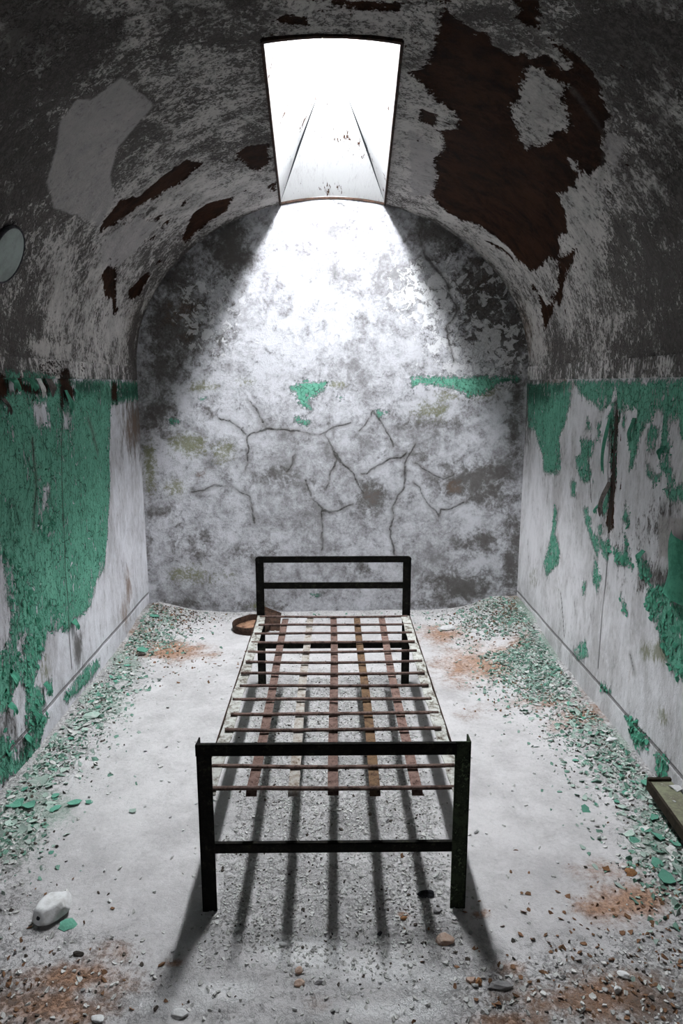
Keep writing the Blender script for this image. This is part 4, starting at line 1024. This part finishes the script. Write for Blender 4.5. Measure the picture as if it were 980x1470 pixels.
# side rails at deck height
ZK = .364; YA, YB_ = YFOOT+.012, YHEAD-.002
for sx in (-1, 1):
    bm = bmesh.new(); xo = sx*(HW-.006); xi = sx*(HW-.046)
    ny = 60
    # flat leaf, slightly buckled
    g_ = {}
    for k in range(ny+1):
        yy = YA+(YB_-YA)*k/ny; bz = .004*math.sin(k*.35+sx)+.002*math.sin(k*1.3)
        for n_, xx in enumerate((xo, (xo+xi)/2, xi)):
            for L_, dz in enumerate((0, -.004)): g_[(k, n_, L_)] = bm.verts.new((xx+.0015*math.sin(k*.9+n_), yy-yc, ZK+bz+dz))
    for k in range(ny):
        for n_ in (0, 1):
            bm.faces.new((g_[k, n_, 0], g_[k, n_+1, 0], g_[k+1, n_+1, 0], g_[k+1, n_, 0]))
            bm.faces.new((g_[k, n_, 1], g_[k+1, n_, 1], g_[k+1, n_+1, 1], g_[k, n_+1, 1]))
        for n_ in (0, 2): bm.faces.new((g_[k, n_, 0], g_[k+1, n_, 0], g_[k+1, n_, 1], g_[k, n_, 1]))
    rail = bpart('side_rail', bm, M['rail'])
    bm = bmesh.new()
    add_box(bm, min(xo, xo+sx*.004), max(xo, xo+sx*.004), YA-yc, YB_-yc, ZK-.040, ZK+.004, .0008)
    rough_up(bm, .002, 8)
    o = obj('rail_edge', bm, M['rail_edge'], rail); o['label'] = 'dark rusty upright edge of the side rail'
# lengthwise straps and crosswise bars, woven
bars = [YFOOT+.032+i*(YHEAD-.016-YFOOT-.032)/13 for i in range(14)]
for j, fx in enumerate((-.235, -.118, .0, .118, .235)):
    bm = bmesh.new(); ny = 112; w_ = .0155; rr = random.Random(j)
    vs = []
    for k in range(ny+1):
        yy = YFOOT+.024+(YHEAD-.014-YFOOT-.024)*k/ny
        ph = (yy-bars[0])/(bars[1]-bars[0])
        z_ = ZK-.0055+.0012*math.cos(math.pi*(ph+j)) + .0015*math.sin(k*.21+j)-.004*math.sin(math.pi*k/ny)
        xx = fx+.003*math.sin(k*.05+j*2)
        if k == 0: z_ -= .012
        vs.append([bm.verts.new((xx+a_*w_, yy-yc, z_+b_)) for a_, b_ in ((-1, 0), (1, 0), (1, -.002), (-1, -.002))])
    for k in range(ny):
        for m_ in range(4): n_ = (m_+1) % 4; bm.faces.new((vs[k][m_], vs[k][n_], vs[k+1][n_], vs[k+1][m_]))
    bm.faces.new(vs[0][::-1]); bm.faces.new(vs[-1])
    mat = M['pale_strip'] if j == 1 else (M['rust_orange'] if j == 3 else M['rust'])
    bpart('lengthwise_strap', bm, mat, label='paler, paint-flecked strap' if j == 1 else ('orange-rusted strap' if j == 3 else None))
for i, yy in enumerate(bars):
    bm = bmesh.new(); nx = 40; rr = random.Random(i+50); xl = HW-.012-rr.uniform(0, .012); xr = HW-.012-rr.uniform(0, .012)
    vs = []; sk = rr.uniform(-.004, .004)
    for k in range(nx+1):
        t = k/nx; xx = -xl+(xl+xr)*t
        z_ = ZK+.003+.0015*math.sin(t*6+i)-.0025*math.sin(math.pi*t); y2 = yy+sk*(t-.5)+.0012*math.sin(t*11+i)
        vs.append([bm.verts.new((xx, y2-yc+.0075*math.cos(an), z_+.0055*math.sin(an))) for an in [m_*math.pi/4 for m_ in range(8)]])
    for k in range(nx):
        for m_ in range(8): n_ = (m_+1) % 8; bm.faces.new((vs[k][m_], vs[k][n_], vs[k+1][n_], vs[k+1][m_]))
    bm.faces.new(vs[0][::-1]); bm.faces.new(vs[-1])
    bpart('cross_bar', bm, M['rust_rod'], True)

# ------------------------------------------------------------------ rusty pan and metal plate by the bed head
def pan():
    x_, y_ = on_floor([(362, 898)], .02)[0]
    r0 = .115
    root = empty('rusty_pan', (x_, y_, FH(x_, y_)+.004), .2, R(2), R(-4))
    tag(root, 'round shallow rusty metal pan on the floor by the left head post', 'pan')
    prof = [(0, .006), (.6*r0, .006), (.93*r0, .006), (.96*r0, .046), (1.0*r0, .052), (1.05*r0, .048), (1.04*r0, .0), (.5*r0, .0), (0, 0)]
    def lathe(pr, seg=48):
        bm = bmesh.new(); rings = []
        for (rr, zz) in pr:
            if rr == 0: rings.append([bm.verts.new((0, 0, zz))])
            else: rings.append([bm.verts.new((rr*math.cos(2*math.pi*i/seg), rr*math.sin(2*math.pi*i/seg)*(.93), zz+.002*math.sin(i*.7))) for i in range(seg)])
        for a_, b_ in zip(rings, rings[1:]):
            for i in range(seg):
                j = (i+1) % seg
                if len(a_) == 1: bm.faces.new((a_[0], b_[i], b_[j]))
                elif len(b_) == 1: bm.faces.new((a_[i], b_[0], a_[j]))
                else: bm.faces.new((a_[i], b_[i], b_[j], a_[j]))
        return bm
    obj('bottom', lathe([(0, .014), (.5*r0, .012), (.935*r0, .015), (.935*r0, .008), (0, .007)]), M['panrust'], root, True)
    obj('rim', lathe([(.94*r0, .004), (.95*r0, .046), (1.0*r0, .052), (1.05*r0, .048), (1.04*r0, .0), (.94*r0, .0), (.94*r0, .004)]), M['rail_edge'], root, True)
pan()
def plate():
    pts = [on_floor([(p, q_)], .0)[0] for p, q_ in [(378, 905), (402, 903)]]
    x0 = pts[0][0]; x1 = pts[1][0]; y0 = pts[0][1]
    bm = bmesh.new(); th = .004
    # bent sheet: floor leaf and leaning leaf with a triangular top corner
    prof = [(x0-.02, x1, 0.0, .004), (x0-.02, x1+.002, .03, .055), (x0-.015, x1+.003, .10, .085)]
    V = []
    for L_ in (0, 1):
        V.append([[bm.verts.new((xa+(xb-xa)*i/6, y0+dy+L_*th, zz+.01*(1-i/6)*(k == 2)+.004*math.sin(i))) for i in range(7)] for k, (xa, xb, dy, zz) in enumerate(prof)])
    tip = [bm.verts.new((x0-.005, y0+.11+L_*th, .125)) for L_ in (0, 1)]
    for k in range(2):
        for i in range(6):
            bm.faces.new((V[0][k][i], V[0][k][i+1], V[0][k+1][i+1], V[0][k+1][i])); bm.faces.new((V[1][k][i+1], V[1][k][i], V[1][k+1][i], V[1][k+1][i+1]))
        for i in (0, 6): bm.faces.new((V[0][k][i], V[0][k+1][i], V[1][k+1][i], V[1][k][i]))
    for i in range(6):
        bm.faces.new((V[0][0][i], V[0][0][i+1], V[1][0][i+1], V[1][0][i]))
        bm.faces.new((V[0][2][i], V[0][2][i+1], tip[0])); bm.faces.new((V[1][2][i+1], V[1][2][i], tip[1])) 
    bm.faces.new((V[0][2][0], tip[0], tip[1], V[1][2][0])); bm.faces.new((V[0][2][6], V[1][2][6], tip[1], tip[0]))
    o = obj('metal_plate', bm, M['rail_edge']); o.location = (0, 0, FH(x0, y0)-.002)
    tag(o, 'bent dark metal plate on the floor behind the head of the bed, beside the pan', 'metal plate')
plate()

# ------------------------------------------------------------------ old board at the right edge
def board():
    # corner nearest the end wall and the direction of its free edge
    a_ = np.array(on_floor([(932, 1122)], .10)[0]); b_ = np.array(on_floor([(985, 1196)], .10)[0])
    d = (b_-a_)/np.linalg.norm(b_-a_); ang = math.atan2(d[1], d[0])
    root = empty('wooden_board', (a_[0], a_[1], .0), 0)
    tag(root, 'weathered greenish board lying against the right wall at the right edge', 'board')
    bm = bmesh.new(); L_, Wd = .52, W-a_[0]-.012
    sl = .0
    # local: x to the wall, y towards the viewer (negative)
    dx = d[0]/abs(d[1])
    zt = .10
    c = [(0, 0), (Wd, 0.0), (Wd, -L_), (dx*L_, -L_)]
    top = [bm.verts.new((p[0], p[1], zt)) for p in c]; bot = [bm.verts.new((p[0], p[1], zt-.022)) for p in c]
    bm.faces.new(top[::-1]); bm.faces.new(bot)
    for i in range(4): j = (i+1) % 4; bm.faces.new((top[i], top[j], bot[j], bot[i]))
    bmesh.ops.recalc_face_normals(bm, faces=bm.faces)
    obj('top_board', bm, M['wood'], root)
    bm = bmesh.new()
    # rim strips, the back one standing a little higher
    add_box(bm, -.004, Wd, .0, .014, zt-.030, zt+.010, .002)
    obj('batten', bm, M['wood_edge'], root)
    bm = bmesh.new(); 
    vs = []
    for (px_, py_) in ((-.006, .004), (dx*L_-.006, -L_)):
        for (ox, oz) in ((0, -.034), (.010, -.034), (.010, .0015), (0, .0015)): vs.append(bm.verts.new((px_+ox, py_, zt+oz)))
    for f in ((0, 1, 2, 3), (7, 6, 5, 4), (0, 4, 5, 1), (1, 5, 6, 2), (2, 6, 7, 3), (3, 7, 4, 0)): bm.faces.new([vs[i] for i in f])
    bmesh.ops.recalc_face_normals(bm, faces=bm.faces)
    obj('batten', bm, M['wood_edge'], root)
    # stubby feet under the board
    for (fx, fy) in ((.03, -.04), (.10, -.42)):
        bm = bmesh.new(); add_box(bm, fx, fx+.05, fy-.03, fy, -.01, zt-.020, .003); obj('block', bm, M['wood_edge'], root)
    for i, (fx, fy, s_, lab) in enumerate(((.075, -.045, .030, 'larger white paint flake lying on the weathered board'), (.115, -.030, .018, 'small white flake at the back edge of the weathered board'), (.030, -.12, .008, 'tiny white crumb on the left edge of the weathered board'))):
        me = flake_proto('plaster_flake', M['stone'], 9, .25, .12, 60+i); o = bpy.data.objects.new('plaster_flake', me); C.objects.link(o)
        o.scale = (s_,)*3; o.location = (a_[0]+fx, a_[1]+fy, zt+s_*.12+.001); o.rotation_euler = (.05, .05, i); tag(o, lab, 'paint flake')
board()

# ------------------------------------------------------------------ round disc on the left wall
def disc():
    s_, y_ = on_vault([(2, 362)])[0]; vx_, vz_ = vault_xz(s_)
    nrm = Vector((-(vx_/VA**2), 0, -((vz_-ZS)/VB**2))).normalized()
    root = empty('wall_disc', (float(vx_)+nrm.x*.012, y_, float(vz_)+nrm.z*.012))
    root.rotation_euler = nrm.to_track_quat('Z', 'Y').to_euler()
    tag(root, 'pale round disc with a thin dark rim, mounted high on the left wall', 'wall disc')
    bm = bmesh.new(); bmesh.ops.create_cone(bm, cap_ends=True, segments=56, radius1=.098, radius2=.094, depth=.012)
    for v in bm.verts:
        if v.co.z < 0: pass
    obj('face', bm, M['disc'], root, False).location = (0, 0, .008)
    bm = bmesh.new(); seg, m_ = 64, 8; ring = []
    for i in range(seg):
        a_ = 2*math.pi*i/seg
        ring.append([bm.verts.new(((.098+.0045*math.cos(b_*2*math.pi/m_))*math.cos(a_), (.098+.0045*math.cos(b_*2*math.pi/m_))*math.sin(a_), .008+.009*math.sin(b_*2*math.pi/m_))) for b_ in range(m_)])
    for i in range(seg):
        for b_ in range(m_):
            bm.faces.new((ring[i][b_], ring[(i+1) % seg][b_], ring[(i+1) % seg][(b_+1) % m_], ring[i][(b_+1) % m_]))
    obj('rim', bm, M['coal'], root, True)
disc()

# ------------------------------------------------------------------ light outside and picture settings
w = bpy.data.worlds.new('world'); scene.world = w; w.use_nodes = True
w.node_tree.nodes['Background'].inputs[0].default_value = (.8, .88, 1, 1); w.node_tree.nodes['Background'].inputs[1].default_value = .06
vs_ = scene.view_settings; scene.display_settings.display_device = 'sRGB'
vs_.view_transform = 'Standard'; vs_.look = 'None'; vs_.exposure = 0.0; vs_.gamma = 1.0; vs_.use_curve_mapping = False
